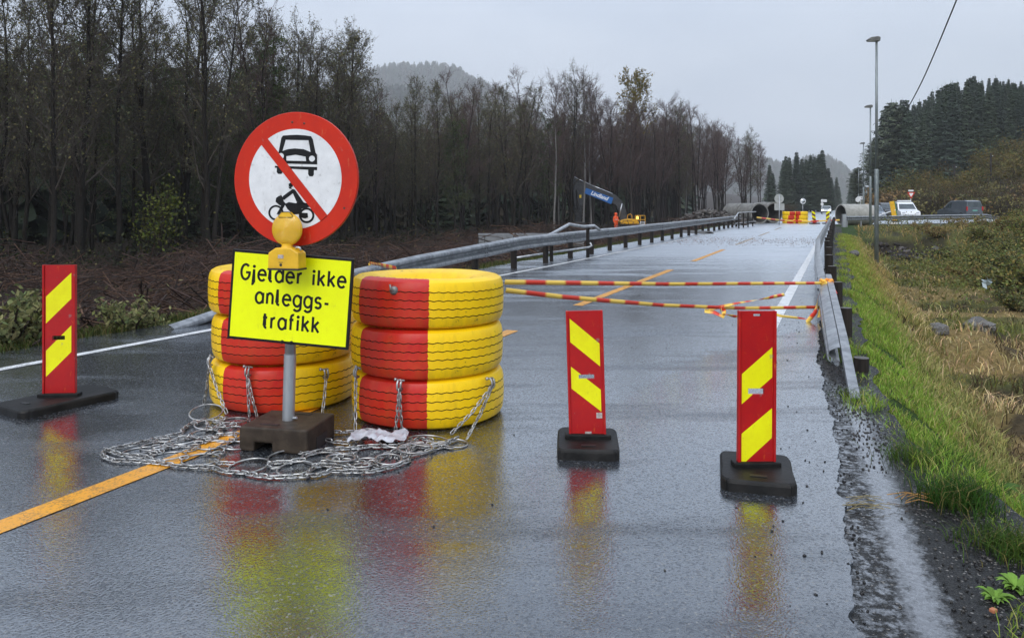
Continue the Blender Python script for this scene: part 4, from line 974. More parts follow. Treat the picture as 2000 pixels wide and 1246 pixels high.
# ------------------------------------------------------------------ vehicles
def vehicle(name, label, cat, loc, rz, prof, wd, ht, wheels, wins, paint, lights_on=False, plate=None, rear_win=None, front_win=None, bars=False):
    """prof: side outline (x forward, z up); wins: side window polygons"""
    t = thing(name, label, cat, loc, rz)
    def hw(z): return wd / 2 - max(0, (z - .95)) * .20 - max(0, .35 - z) * .15
    mb = MB(); n = len(prof)
    vs = [Vector((x, s * hw(z), z)) for s in (1, -1) for x, z in prof]
    mb.add(vs, [tuple(range(n)), tuple(range(2 * n - 1, n - 1, -1))] + [(i, (i + 1) % n, (i + 1) % n + n, i + n) for i in range(n)])
    body = mb.build('body', paint, t, bev=.05, seg=2, tri=True)
    for sd in (1, -1):
        for wpoly in wins:
            mb = MB(); a = [Vector((x, sd * (hw(z) + .006), z)) for x, z in wpoly]; b = [Vector((x, sd * (hw(z) - .03), z)) for x, z in wpoly]; m = len(wpoly)
            mb.add(a + b, [tuple(range(m)), tuple(range(2 * m - 1, m - 1, -1))] + [(i, (i + 1) % m, (i + 1) % m + m, i + m) for i in range(m)]); mb.build('side_window', GLASS, t)
        mb = MB(); mb.box((wins[0][0][0] - .05, sd * (wd / 2 + .06), 1.02), (.1, .16, .14)); mb.build('wing_mirror', BLACKP, t, bev=.02)
    def endglass(nm, A, B, ins=.1):
        A, B = Vector((A[0], 0, A[1])), Vector((B[0], 0, B[1])); d = (B - A).normalized(); nr = Vector((-d.z, 0, d.x)); nr = nr if nr.x * (1 if A.x > 0 else -1) > 0 else -nr
        P = [A + d * .06, B - d * .06]; mb = MB(); vs = []
        for p in P:
            h = hw(p.z) - ins
            for s in (-1, 1): vs.append(p + nr * .008 + Vector((0, s * h, 0)))
        vs2 = [v - nr * .03 for v in vs]; mb.add(vs + vs2, [(0, 1, 3, 2), (4, 6, 7, 5), (0, 4, 5, 1), (2, 3, 7, 6), (0, 2, 6, 4), (1, 5, 7, 3)]); mb.build(nm, GLASS, t)
    if front_win: endglass('windscreen', *front_win)
    if rear_win: endglass('rear_window', *rear_win)
    xf = max(p[0] for p in prof); xb = min(p[0] for p in prof)
    for sd in (1, -1):
        mb = MB(); mb.box((xf - .06, sd * (wd / 2 - .26), .72), (.14, .30, .15))
        mb.build('headlight', mat('headlight_on', (.9, .9, .9), emit=(1, .97, .92), es=5) if lights_on else mat('headlight_glass', (.5, .52, .55), rough=.1, coat=1), t, bev=.03)
        mb = MB(); mb.box((xb + .03, sd * (wd / 2 - .07), 1.0 if ht > 1.6 else .85), (.1, .14, .42 if ht > 1.6 else .2)); mb.build('tail_light', mat('tail_light_red', (.45, .01, .012), (.3, .01, .01), rough=.2, coat=1), t, bev=.02)
    mb = MB(); mb.box((xf - .02, 0, .42), (.1, wd * .8, .14)); mb.build('front_bumper', BLACKP, t, bev=.03)
    mb = MB(); mb.box((xb + .02, 0, .42), (.1, wd * .85, .18)); mb.build('rear_bumper', BLACKP, t, bev=.03)
    mb = MB(); mb.box((xb - .01, 0, .82), (.03, .5, .12)); mb.build('number_plate', mat('plate_green', (.12, .35, .28), rough=.4) if plate else WHITEP, t)
    for x in wheels:
        for sd in (1, -1):
            mb = MB(); mb.lathe([(.20, -.10), (.30, -.10), (.325, -.06), (.325, .06), (.30, .10), (.20, .10)], 24, Matrix.Translation((x, sd * (wd / 2 - .11), .325)) @ MX); wl = mb.build('wheel', RUBBER, t, smooth=False)
            mb = MB(); mb.lathe([(0, .085), (.06, .09), (.19, .075), (.2, .05), (.2, -.05), (.19, -.075), (.06, -.09), (0, -.085)], 20, Matrix.Translation((x, sd * (wd / 2 - .105), .325)) @ MX); mb.build('rim', GALV, wl)
    if bars:
        mb = MB(); mb.box((.0, 0, ht + .07), (.5, 1.2, .10)); mb.build('roof_box', WHITEP, t, bev=.03)
    return t
VANP = [(2.1, .3), (2.18, .55), (2.1, .82), (1.25, 1.02), (.62, 1.62), (.3, 1.78), (-1.6, 1.83), (-2.05, 1.74), (-2.15, 1.05), (-2.18, .45), (-2.1, .28)]
CARP = [(2.05, .28), (2.15, .5), (2.05, .74), (1.05, .92), (.3, 1.40), (-.1, 1.47), (-1.0, 1.45), (-1.75, 1.05), (-2.1, .98), (-2.15, .45), (-2.05, .28)]
SUVP = [(2.2, .32), (2.28, .6), (2.2, .95), (1.15, 1.08), (.55, 1.62), (.2, 1.72), (-1.7, 1.74), (-2.15, 1.2), (-2.25, .5), (-2.15, .32)]
VW = [[(1.05, 1.05), (.55, 1.55), (.1, 1.62), (.1, 1.05)]]
P_GREY = mat('van_paint_slate', (.05, .062, .075), (.065, .078, .09), sc=3, rough=.3, coat=.8)
P_WHITE = mat('car_paint_white', (.66, .68, .69), (.72, .73, .74), rough=.3, coat=.7, dirt=(.3, .29, .27), damt=.3)
P_BLACK = mat('car_paint_black', (.012, .014, .017), (.02, .022, .026), rough=.25, coat=1)
P_BLUE = mat('car_paint_steel_blue', (.05, .08, .12), (.07, .1, .14), rough=.3, coat=1)
P_SILV = mat('car_paint_silver', (.3, .32, .33), (.36, .38, .39), rough=.3, metal=.4, coat=.8)
def on_side(px, d): x = (px - CX) * d / F; return Vector((x, d, side_z(x, d) + .02))
vehicle('parked_van', 'dark slate van seen from behind at the right end of the side road', 'van', on_side(1874, 78) + Vector((0, 0, .05)), R(97), VANP, 1.8, 1.83, (1.35, -1.35), VW, P_GREY, plate=True, rear_win=((-2.15, 1.08), (-2.05, 1.72)), front_win=((1.25, 1.02), (.62, 1.62)))
vehicle('parked_van', 'white van facing the camera beside the yellow sign', 'van', on_side(1765, 78), R(-100), VANP, 1.8, 1.83, (1.35, -1.35), VW, P_WHITE, rear_win=((-2.15, 1.08), (-2.05, 1.72)), front_win=((1.25, 1.02), (.62, 1.62)), bars=True)
vehicle('parked_car', 'black estate car behind the tilted yellow sign', 'car', on_side(1733, 80), R(-100), SUVP, 1.85, 1.74, (1.4, -1.4), [[(1.0, 1.1), (.5, 1.55), (-.2, 1.6), (-.2, 1.1)], [(-.3, 1.1), (-.3, 1.6), (-1.5, 1.6), (-1.8, 1.15)]], P_BLACK, rear_win=((-2.15, 1.2), (-1.7, 1.72)), front_win=((1.15, 1.08), (.55, 1.62)))
vehicle('parked_car', 'steel blue car half hidden behind the long concrete pipe', 'car', on_side(1703, 76), R(-104), CARP, 1.75, 1.47, (1.3, -1.3), [[(.85, .98), (.3, 1.33), (-.1, 1.38), (-.1, .98)], [(-.18, .98), (-.18, 1.38), (-.95, 1.35), (-1.4, 1.02)]], P_BLUE, rear_win=((-1.75, 1.05), (-1.0, 1.45)), front_win=((1.05, .92), (.3, 1.40)))
d = 142; vehicle('oncoming_car', 'silver car with lit headlights driving toward the barrier', 'car', Vector(((1613.5 - CX) * d / F, d, 0.005)), R(-112), CARP, 1.75, 1.47, (1.3, -1.3), [[(.85, .98), (.3, 1.33), (-.1, 1.38), (-.1, .98)], [(-.18, .98), (-.18, 1.38), (-.95, 1.35), (-1.4, 1.02)]], P_SILV, lights_on=True, rear_win=((-1.75, 1.05), (-1.0, 1.45)), front_win=((1.05, .92), (.3, 1.40)))
# folded yellow works sign leaning by the cars
d = 68; c = on_side(1747, d); t = thing('works_sign', 'tall tilted yellow works sign on a stand in front of the white van', 'sign', c, 0)
mb = MB(); M = Matrix.Rotation(-.17, 3, 'Y'); mb.box((-.1, 0, .95), (.42, .05, 1.75), M); YB = mat('works_yellow', (.75, .42, .01), (.6, .33, .01), sc=5, rough=.4, dirt=(.1, .06, .01)); mb.build('panel', YB, t, bev=.01)
mb = MB(); mb.box((.12, .05, .95), (.22, .04, 1.7), M); mb.build('side_panel', mat('works_green', (.05, .16, .07), rough=.5), t)
mb = MB(); mb.tube([(-1.9, .1, .35), (-.2, .05, .95), (.1, 0, 1.05)], .05, 8); mb.build('boom', GALV, t)
mb = MB(); mb.box((.15, 0, .06), (.7, .6, .12)); mb.build('foot', BLACKP, t, bev=.02)
# ------------------------------------------------------------------ excavator and worker beyond the left rail
d = 76; ez = -.98; ec = Vector(((1215 - CX) * d / F, d, ez)); sx = d / F
ex = thing('excavator', 'dark boomed excavator with yellow hood and blue name board by the wood', 'excavator', ec, 0)
def EP(px, py, y=0): return Vector(((px - 1215) * sx, y, CH - (py - HZ) * sx - ez))
def plate_px(name, pts, y0, th, m, parent=ex, bev=.03):
    mb = MB(); P = [EP(*q) for q in pts]; mb.prism([(p.x, p.z) for p in P], Matrix.Translation((0, y0, 0)), th); return mb.build(name, m, parent, bev=bev, tri=True)
boom = plate_px('boom', [(1224, 428), (1221, 408), (1213, 395), (1200, 386), (1180, 381), (1150, 371), (1130, 365), (1121, 362), (1117, 354), (1122, 347), (1140, 354), (1160, 362), (1180, 370), (1197, 379), (1213, 391), (1221, 404), (1226, 420), (1226, 430)][::-1] if False else
    [(1122, 348), (1150, 360), (1180, 372), (1203, 382), (1215, 394), (1222, 410), (1225, 432), (1211, 432), (1209, 414), (1203, 402), (1194, 396), (1170, 388), (1140, 377), (1120, 368), (1116, 358)], -.25, .5, DARKMETAL)
mb = MB(); mb.tube([EP(1121, 346, -.15), EP(1152, 360.5, -.15)], .035, 8); mb.tube([EP(1152, 361, -.15), EP(1196, 379, -.15)], .06, 8); mb.build('hydraulic_ram', mat('chrome_rod', (.7, .72, .74), rough=.2, metal=.9), ex, smooth=True)
stick = plate_px('dipper_arm', [(1117, 356), (1128, 354), (1137, 366), (1140, 385), (1137, 410), (1134, 436), (1122, 436), (1122, 410), (1120, 385), (1118, 370)], -.2, .4, DARKMETAL)
mb = MB()
mb.tube([EP(1214, 398, -.3), EP(1208, 424, -.3)], .06, 8); mb.build('lift_ram', GALV, ex, smooth=True)
mb = MB(); mb.tube([EP(1126, 372, -.28), EP(1128, 408, -.28)], .09, 8); mb.build('arm_ram', BLACKP, ex)
for k_ in range(5):
    mb = MB(); mb.tube([EP(1122, 402 + k_ * 6, -.3), EP(1130, 399 + k_ * 6.5, -.42), EP(1138, 404 + k_ * 6, -.3)], .035, 6); mb.build('hose', BLACKP, ex)
bk = plate_px('bucket', [(1116, 434), (1142, 434), (1146, 446), (1140, 458), (1122, 460), (1114, 450)], -.5, 1.0, DARKMETAL)
nm = plate_px('name_board', [(1144, 367.5), (1197, 387), (1193, 399), (1141, 378)], -.30, .06, mat('name_board_blue', (.008, .10, .34), (.01, .12, .38), rough=.4), bev=0)
tx = text_obj('lettering', 'Lindland', .54, mat('board_lettering', (.85, .86, .87), rough=.4), nm, off=.012, shear=.2, spacing=.98); p = EP(1170, 383.0, -.315); tx.location = p; tx.rotation_euler = (0, R(20.5), 0)
plate_px('work_light', [(1131, 381), (1135, 381), (1135, 387), (1131, 387)], -.3, .2, mat('lamp_yellow', (.75, .5, .02), rough=.3))
YEL = mat('machine_yellow', (.72, .36, .008), (.6, .30, .008), sc=3, rough=.4, coat=.4, dirt=(.1, .06, .02), damt=.4)
plate_px('engine_hood', [(1208, 433), (1213, 429), (1226, 427), (1238, 428), (1244, 433), (1244, 437), (1209, 437)], -1.2, 2.4, YEL)
cb = plate_px('cab', [(1210, 436.2), (1240, 436.2), (1240, 462), (1208, 462)], -1.1, 2.2, P_BLACK)
plate_px('counterweight', [(1240, 437), (1260, 438), (1262, 448), (1260, 462), (1240, 462)], -1.2, 2.4, DARKMETAL)
for y_ in (-1.5, .9): plate_px('track', [(1200, 462), (1266, 462), (1271, 466), (1266, 470), (1200, 470), (1195, 466)], y_, .6, BLACKP)
mb = MB()
for x_ in (1237, 1247, 1256): mb.tube([EP(x_, 438, -1.15), EP(x_, 421, -1.15)], .035, 6)
for y_ in (421, 429): mb.tube([EP(1237, y_, -1.15), EP(1256, y_, -1.15)], .035, 6)
mb.build('railing', YEL, ex)
mb = MB()
for x_ in ((1247, 1244), (1255, 1252)): mb.tube([EP(x_[0], 432, -1.35), EP(x_[1], 445, -1.35)], .04, 6)
for y_ in (434, 438, 442): mb.tube([EP(1246, y_, -1.35), EP(1254, y_, -1.35)], .035, 6)
mb.build('ladder', WHITEP, ex)
mb = MB(); mb.lathe([(0, .2), (.1, .17), (.13, .05), (.13, -.1), (0, -.12)], 16, Matrix.Translation(EP(1242, 426, -.9))); mb.build('beacon', mat('beacon_amber', (.9, .5, .05), emit=(1, .6, .12), es=1.6), ex, smooth=True)
mb = MB(); mb.tube([EP(1224, 427, -.4), EP(1225, 420, -.4), EP(1230, 418, -.4), EP(1233, 421, -.4), EP(1233, 427, -.4)], .03, 6); mb.build('hand_rail', YEL, ex)
# worker
d = 70; wz = -.98; wc = Vector(((1203 - CX) * d / F, d, wz)); ORG = mat('orange_rainwear', (.85, .10, .012), (.78, .085, .01), sc=3, rough=.45, coat=.2)
me = bpy.data.meshes.new('person')
J = dict(pel=(0, 0, .98), waist=(0, .01, 1.12), chest=(0, .02, 1.36), neck=(0, .01, 1.56), head=(0, -.02, 1.68), top=(0, -.01, 1.80), hl=(-.10, 0, .92), kl=(-.12, -.03, .52), al=(-.13, .01, .10), tl=(-.14, -.13, .05),
         hr=(.10, 0, .92), kr=(.11, -.02, .52), ar=(.12, .02, .10), tr=(.14, -.12, .05), sl=(-.19, .02, 1.46), el=(-.26, .02, 1.18), wl=(-.25, -.08, .96), fl=(-.24, -.11, .86), sr=(.19, .02, 1.46), er=(.25, .0, 1.18), wr=(.17, -.16, 1.08), fr=(.10, -.22, 1.08))
rad = dict(pel=.17, waist=.165, chest=.18, neck=.09, head=.115, top=.085, hl=.115, kl=.085, al=.065, tl=.05, hr=.115, kr=.085, ar=.065, tr=.05, sl=.085, el=.065, wl=.05, fl=.04, sr=.085, er=.065, wr=.05, fr=.04)
E = 'pel-waist waist-chest chest-neck neck-head head-top pel-hl hl-kl kl-al al-tl pel-hr hr-kr kr-ar ar-tr chest-sl sl-el el-wl wl-fl chest-sr sr-er er-wr wr-fr'.split()
ks = list(J); me.from_pydata([J[k_] for k_ in ks], [tuple(ks.index(x) for x in e.split('-')) for e in E], [])
po = bpy.data.objects.new('person', me); COL.objects.link(po)
md = po.modifiers.new('skin', 'SKIN'); 
for i, k_ in enumerate(ks): me.skin_vertices[0].data[i].radius = (rad[k_], rad[k_] * .85); me.skin_vertices[0].data[i].use_root = (k_ == 'pel')
po.modifiers.new('sub', 'SUBSURF').levels = 2
m2 = evaluated_mesh(po); bpy.data.objects.remove(po)
for m in (ORG, mat('skin_tone', (.45, .25, .17), rough=.5), mat('rubber_boot', (.02, .02, .018), rough=.4)): m2.materials.append(m)
for f in m2.polygons:
    c = f.center
    if c.z < .12: f.material_index = 2
    elif c.z > 1.60 and c.z < 1.75 and c.y < -.08: f.material_index = 1
    elif c.z < .94 and c.x < -.2 or (c.y < -.17 and c.z > .9): f.material_index = 1
m2.name = 'person'; po = link('person', m2); po.location = wc; po.rotation_euler = (0, 0, .5); m2.shade_smooth()
tag(po, 'person in a hooded bright orange rain suit standing beside the excavator', 'person')
mb = MB()
for z in (1.22, .62): 
    for sxx in ((-.0,) if z > 1 else (-.115, .115)): mb = MB(); mb.lathe([(.172 if z > 1 else .094, -.025), (.176 if z > 1 else .097, 0), (.172 if z > 1 else .094, .025)], 20, Matrix.Translation((sxx, .0, z))); mb.build('reflective_band', mat('reflective_grey', (.5, .52, .5), rough=.3), po, smooth=True)
mb = MB(); mb.lathe([(.125, -.06), (.142, .02), (.135, .09), (.1, .14), (0, .16)], 18, Matrix.Translation((0, .015, 1.69))); mb.build('hood', ORG, po, smooth=True)

# ------------------------------------------------------------------ lamp posts, cable, wooden poles
GREEN_ST = m_metal('street_lamp_steel', (.16, .19, .19), (.24, .26, .26), rough=.45, metal=.5)
HEAD = mat('lamp_head_grey', (.10, .10, .095), (.15, .15, .14), rough=.5)
def street_lamp(px, d, topy, z0, label):
    x = (px - CX) * d / F; h = CH + (HZ - topy) * d / F - z0
    t = thing('street_lamp', label, 'street lamp', (x, d, z0), 0, 'street lamps along the right side of the road'); q = max(1, d / 60)
    mb = MB(); mb.tube([(0, 0, -.8), (0, 0, h * .42), (0, 0, h * .425)], [.085 * q ** .3, .08 * q ** .3, .06 * q ** .3], 14); mb.tube([(0, 0, h * .425), (0, 0, h - .05)], [.058 * q ** .3, .045 * q ** .3], 12); mb.build('pole', GREEN_ST, t, smooth=True)
    mb = MB(); mb.prism([(.10, -.10), (.12, .06), (.02, .10), (-.26, .06), (-.38, -.03), (-.38, -.07)], Matrix.Translation((0, -.12, h)), .24); hd = mb.build('lamp_head', HEAD, t, bev=.02)
    mb = MB(); mb.box((-.18, 0, h - .085), (.34, .2, .03)); mb.build('lens', mat('lamp_lens', (.35, .34, .3), rough=.2), hd)
    return t
street_lamp(1712, 31, 77, float(zg(*to_uv(14.7, 31))), 'nearest and tallest street lamp rising from the ditch on the right')
street_lamp(1700, 52, 208, 0, 'second street lamp, just left of the tallest one')
street_lamp(1686.5, 83, 280, 0, 'third street lamp seen before the conifers on the right')
street_lamp(1677, 137, 328, .2, 'small distant street lamp left of the third one')
street_lamp(1673.5, 163, 341, .2, 'farthest and smallest street lamp above the long pipe')
mb = MB(); pts = [PT(1713, 262, 31), PT(1722, 271, 28), PT(1733, 266, 25.5), PT(1748, 247, 23), PT(1772, 213, 20), PT(1800, 161, 17.5), PT(1828, 98, 15.5), PT(1850, 45, 14.3), PT(1870, -4, 13.4), PT(1890, -60, 12.5)]
sm_p = []
for i in range(len(pts) - 1):
    a, b, c_, d_ = pts[max(0, i - 1)], pts[i], pts[i + 1], pts[min(len(pts) - 1, i + 2)]
    for k_ in range(6): s_ = k_ / 6; sm_p.append(.5 * ((2 * b) + (c_ - a) * s_ + (2 * a - 5 * b + 4 * c_ - d_) * s_ ** 2 + (3 * b - a - 3 * c_ + d_) * s_ ** 3))
mb.tube(sm_p, .0125, 6); tag(mb.build('overhead_cable', BLACKP, smooth=True), 'black cable drooping from the sky to the tallest street lamp', 'cable')
for px, d, top, lab in ((1935, 118, 300, 'taller bare wooden utility pole on the brown hillside'), (1864, 122, 322, 'shorter wooden utility pole half sunk in hillside scrub')):
    x = (px - CX) * d / F; z0 = float(zg(*to_uv(x, d))); h = CH + (HZ - top) * d / F - z0
    t = thing('utility_pole', lab, 'utility pole', (x, d, z0), 0, 'wooden poles on the right hillside'); mb = MB(); mb.tube([(0, 0, -.5), (0, 0, h)], [.17, .13], 10); mb.build('pole', POSTW, t, smooth=True)
    mb = MB(); mb.box((.0, -.16, h - .5), (.5, .06, .09)); mb.build('cross_arm', POSTW, t)
    mb = MB(); mb.lathe([(0, 0), (.05, 0), (.06, .06), (.03, .12), (0, .13)], 10, Matrix.Translation((.2, -.16, h - .45))); mb.build('insulator', WHITEP, t)
# ------------------------------------------------------------------ plants: numpy helpers
class Q:                                    # quads with a colour per vertex
    def __init__(s): s.V = []; s.F = []; s.C = []; s.n = 0
    def add(s, V, F_, c):
        V = np.asarray(V, float).reshape(-1, 3); s.V.append(V); s.F.append(np.asarray(F_) + s.n)
        s.C.append(np.broadcast_to(np.asarray(c, float), (len(V), 3))); s.n += len(V)
    def tube(s, pts, r, n, c):
        pts = np.asarray(pts, float); k = len(pts); t = np.gradient(pts, axis=0); t /= np.linalg.norm(t, axis=1)[:, None] + 1e-9
        ref = np.array([.3, .2, 1.0]) if abs(t[0, 2]) < .85 else np.array([1.0, .2, .1])
        a = np.cross(t, ref); a /= np.linalg.norm(a, axis=1)[:, None] + 1e-9; b = np.cross(t, a)
        q = np.arange(n) * 2 * np.pi / n; r = np.broadcast_to(np.asarray(r, float), (k,))
        V = pts[:, None] + (a[:, None] * np.cos(q)[None, :, None] + b[:, None] * np.sin(q)[None, :, None]) * r[:, None, None]
        i = np.arange((k - 1) * n).reshape(k - 1, n); j = np.roll(i, -1, 1); s.add(V.reshape(-1, 3), np.stack([i, j, j + n, i + n], -1).reshape(-1, 4), c)
    def leaves(s, P, size, cols, g, flat=.5):
        P = np.asarray(P); m = len(P)
        if not m: return
        a = g.normal(size=(m, 3)); a /= np.linalg.norm(a, axis=1)[:, None]; b = np.cross(a, g.normal(size=(m, 3))); b /= np.linalg.norm(b, axis=1)[:, None]
        sz = size * g.uniform(.6, 1.3, (m, 1)); a = a * sz; b = b * sz * .6
        V = np.stack([P - a, P - b * .9, P + a, P + b * .9], 1).reshape(-1, 3)
        s.add(V, np.arange(4 * m).reshape(m, 4), np.repeat(cols, 4, 0))
    def mesh(s, name, mats, smooth=False): return np_mesh(name, np.concatenate(s.V), np.concatenate(s.F), np.concatenate(s.C), mats, smooth=smooth)
BARK = mat_attr('tree_bark', .8, 14, .35, .5, 30, .01); LEAF = mat_attr('foliage', .55, 3, .3, transl=.25); NEEDLE = mat_attr('needles', .65, 2, .3)
def lcol(g, m, base, var=.35, alt=None, pa=0):
    base = np.asarray(base); c = base[None] * g.uniform(1 - var, 1 + var, (m, 1)) * g.uniform(.85, 1.15, (m, 3))
    if alt is not None: k = g.random(m) < pa; c[k] = np.asarray(alt) * g.uniform(.7, 1.2, (k.sum(), 1))
    return c
def bare_tree(seed, h, cs=.3, nb=34, spread=.24, up=50, leaf=6, lsize=.05, lc=(.115, .115, .062), alt=(.22, .19, .08), pa=.15, bark=(.022, .019, .016), twig=(.105, .088, .074), r0=.12, forks=1, twn=8, leaf_lo=.0, tp=.58):
    g = np.random.default_rng(seed); T = Q(); K = Q(); lp = []
    stems = []
    for f in range(forks):
        n = 9; z = np.linspace(0, 1, n); az = g.uniform(0, 6.28); ln = (0 if forks == 1 else g.uniform(.05, .14))
        w_ = np.cumsum(g.normal(0, .018, (n, 2)), 0) * h * .35
        pts = np.stack([w_[:, 0] + np.cos(az) * ln * h * z ** 1.3, w_[:, 1] + np.sin(az) * ln * h * z ** 1.3, z * h * (1 - .07 * f)], -1); pts[0, :2] = 0; pts[0, 2] = -.4
        rr = r0 * (1 - .25 * f) * (1 - z) ** .8 + .012; rr[0] *= 1.3; T.tube(pts, rr, 7, bark); stems.append((pts, rr))
    for f, (pts, rr) in enumerate(stems):
        for i in range(nb // forks):
            t = cs + (1 - cs) * ((i + g.random()) / (nb / forks)) ** .85; t = min(t, .985)
            p0 = np.array([np.interp(t, np.linspace(0, 1, 9), pts[:, k]) for k in range(3)])
            az = i * 2.4 + g.uniform(-.5, .5); el = R(up + g.normal(0, 12)); L_ = h * spread * (1.08 - t) ** tp * g.uniform(.6, 1.25) + .35
            d = np.array([np.cos(az) * np.cos(el), np.sin(az) * np.cos(el), np.sin(el)]); m = 6; bp = [p0]; dd = d.copy()
            for k in range(m - 1):
                dd = dd + np.array([0, 0, .10]) + g.normal(0, .12, 3); dd /= np.linalg.norm(dd); bp.append(bp[-1] + dd * L_ / (m - 1))
            bp = np.array(bp); r1 = min(.045, .010 + .010 * L_); K.tube(bp, np.linspace(r1, .005, m), 4, twig)
            for j in range(int(twn * (.7 + L_ / 2.6))):
                q = g.uniform(.2, 1); b0 = np.array([np.interp(q, np.linspace(0, 1, m), bp[:, k]) for k in range(3)])
                td = d + g.normal(0, .65, 3) + np.array([0, 0, .35]); td /= np.linalg.norm(td); tl = g.uniform(.3, .85) * min(1.3, .5 + L_ * .3)
                mid = b0 + td * tl * .5 + g.normal(0, .03, 3); e = b0 + td * tl + np.array([0, 0, .05]); K.tube([b0, mid, e], [.009, .007, .005], 3, twig)
                for s_ in range(4):
                    q2 = g.uniform(.3, 1); c0 = b0 + (e - b0) * q2; d2 = td + g.normal(0, .6, 3); d2 /= np.linalg.norm(d2); e2 = c0 + d2 * g.uniform(.15, .42); K.tube([c0, e2], [.006, .004], 3, twig)
                    nl = g.poisson(leaf * (leaf_lo + (1 - leaf_lo) * t) / 3)
                    for _ in range(nl): lp.append(c0 + (e2 - c0) * g.uniform(.2, 1.1) + g.normal(0, .05, 3))
    if lp: K.leaves(np.array(lp), lsize, lcol(g, len(lp), lc, .4, alt, pa), g)
    return T.mesh('trunk', [BARK], True), K.mesh('crown', [LEAF])
def conifer(seed, h, wd=.2, levels=24, per=7, col=(.016, .028, .016), pine=False, lo=.08):
    g = np.random.default_rng(seed); T = Q(); K = Q()
    T.tube([(0, 0, -.5), (0, 0, h * .5), (0, 0, h * .98)], [.02 * h * .8, .012 * h, .01], 7, (.03, .022, .017))
    for i in range(levels):
        t = lo + (1 - lo) * (i / levels) ** .95; z0 = h * t
        L0 = h * wd * ((1 - t) ** .8 if not pine else (.25 + .75 * math.sin(min(1, (t - lo) / (1 - lo) * 1.05) * 3.0)))
        for j in range(per):
            az = j * 6.283 / per + i * 1.1 + g.uniform(-.35, .35); L_ = max(.15, L0 * g.uniform(.5, 1.25)); ca, sa = np.cos(az), np.sin(az)
            z0 = h * (t + g.uniform(-.5, .5) * (1 - lo) / levels * 1.4); dr = g.uniform(.15, .5) if not pine else g.uniform(-.45, .1)
            n = 5; q = np.linspace(0, 1, n); sp = np.stack([ca * L_ * q, sa * L_ * q, z0 - L_ * dr * (q - .5 * q ** 2 * 1.1)], -1)
            c = np.asarray(col) * g.uniform(.6, 1.5)
            sd = np.array([-sa, ca, 0])
            for k in range(n - 1):
                for s_ in (-1, 1):
                    for r_ in range(2):
                        b0 = sp[k] + (sp[k + 1] - sp[k]) * r_ * .5; wl = (.22 + .28 * L_ * (1 - q[k] * .75)) * g.uniform(.6, 1.2)
                        e = b0 + sd * s_ * wl + np.array([ca, sa, 0]) * wl * .7 + np.array([0, 0, g.uniform(-.75, .15) * wl]); w2 = np.array([ca, sa, -.3]) * (.16 + .03 * h / 4)
                        K.add([b0, b0 + w2, e + w2 * .3, e], [(0, 1, 2, 3)], c * g.uniform(.8, 1.25))
    K.add([(0, -.05, h * .95), (0, .05, h * .95), (0, .02, h * 1.03), (0, -.02, h * 1.03)], [(0, 1, 2, 3)], col)
    return T.mesh('trunk', [BARK], True), K.mesh('crown', [NEEDLE])
def bushy(seed, h, wd, n, lsize, lc, alt=None, pa=.2, stems=9, bark=(.03, .022, .018)):
    g = np.random.default_rng(seed); T = Q(); K = Q(); lp = []
    cl = []
    for i in range(stems):
        az = g.uniform(0, 6.28); r = g.uniform(.2, 1) ** .7 * wd; hh = h * g.uniform(.6, 1) * (1 - .35 * (r / wd) ** 2)
        p = np.array([(0, 0, -.2), (np.cos(az) * r * .35, np.sin(az) * r * .35, hh * .45), (np.cos(az) * r * .75, np.sin(az) * r * .75, hh * .8), (np.cos(az) * r, np.sin(az) * r, hh)])
        T.tube(p, [.02 + .006 * h, .014 + .003 * h, .01, .005], 5, bark)
        for k in range(10):
            q = g.uniform(.25, 1); b0 = np.array([np.interp(q, [0, .4, .75, 1], p[:, j]) for j in range(3)]); d = g.normal(0, 1, 3) + [0, 0, .8]; d /= np.linalg.norm(d); e = b0 + d * h * g.uniform(.08, .2)
            K.tube([b0, e], [.008, .004], 3, bark); cl.append(e); cl.append((b0 + e) / 2)
    cl = np.array(cl); P = cl[g.integers(0, len(cl), n)] + g.normal(0, .055 * h, (n, 3)); P[:, 2] = np.abs(P[:, 2])
    K.leaves(P, lsize, lcol(g, n, lc, .4, alt, pa), g)
    return T.mesh('trunk', [BARK], True), K.mesh('crown', [LEAF])
def plant_tree(name, meshes, loc, rz, s, label, cat, group):
    t = thing(name, label, cat, loc, rz, group); t.scale = (s[0], s[0], s[1]) if isinstance(s, tuple) else (s, s, s)
    link('trunk', meshes[0], t); link('crown', meshes[1], t); return t
# ------------------------------------------------------------------ the wood along the left of the road
ALD = [bare_tree(10 + i, 11.5, cs=.2, nb=38, spread=.22 + .025 * (i % 3), up=50, twn=10, leaf=[8, 4, 9, 6, 7, 3][i], lsize=.05, leaf_lo=.35, r0=.11 + .015 * (i % 3), forks=[1, 1, 2, 1, 1, 2][i]) for i in range(6)]
GRN = [bare_tree(30 + i, 10, cs=.12, nb=40, spread=.22, up=45, leaf=18, lsize=.055, leaf_lo=.6, lc=(.080, .105, .045), alt=(.13, .15, .05), r0=.09) for i in range(2)]
BIR = [bare_tree(40 + i, 12, cs=.28, nb=36, spread=.235, up=48, leaf=[1.2, .5, .8, .3][i], lsize=.05, lc=(.10, .05, .02), r0=.09, bark=[(.05, .044, .04), (.03, .026, .024), (.20, .19, .18), (.032, .026, .026)][i], twig=(.130, .092, .086), forks=[1, 2, 1, 2][i], twn=11) for i in range(4)]
YBI = bare_tree(50, 15, cs=.5, nb=44, spread=.30, up=42, leaf=12, lsize=.09, lc=(.22, .16, .03), alt=(.10, .11, .03), pa=.3, r0=.12, leaf_lo=-.6)
def vedge(u): return float(np.interp(u, [8, 25, 50, 61, 76, 90, 109, 125], [-30, -26.5, -28, -26, -21.5, -17, -13.5, -12]))
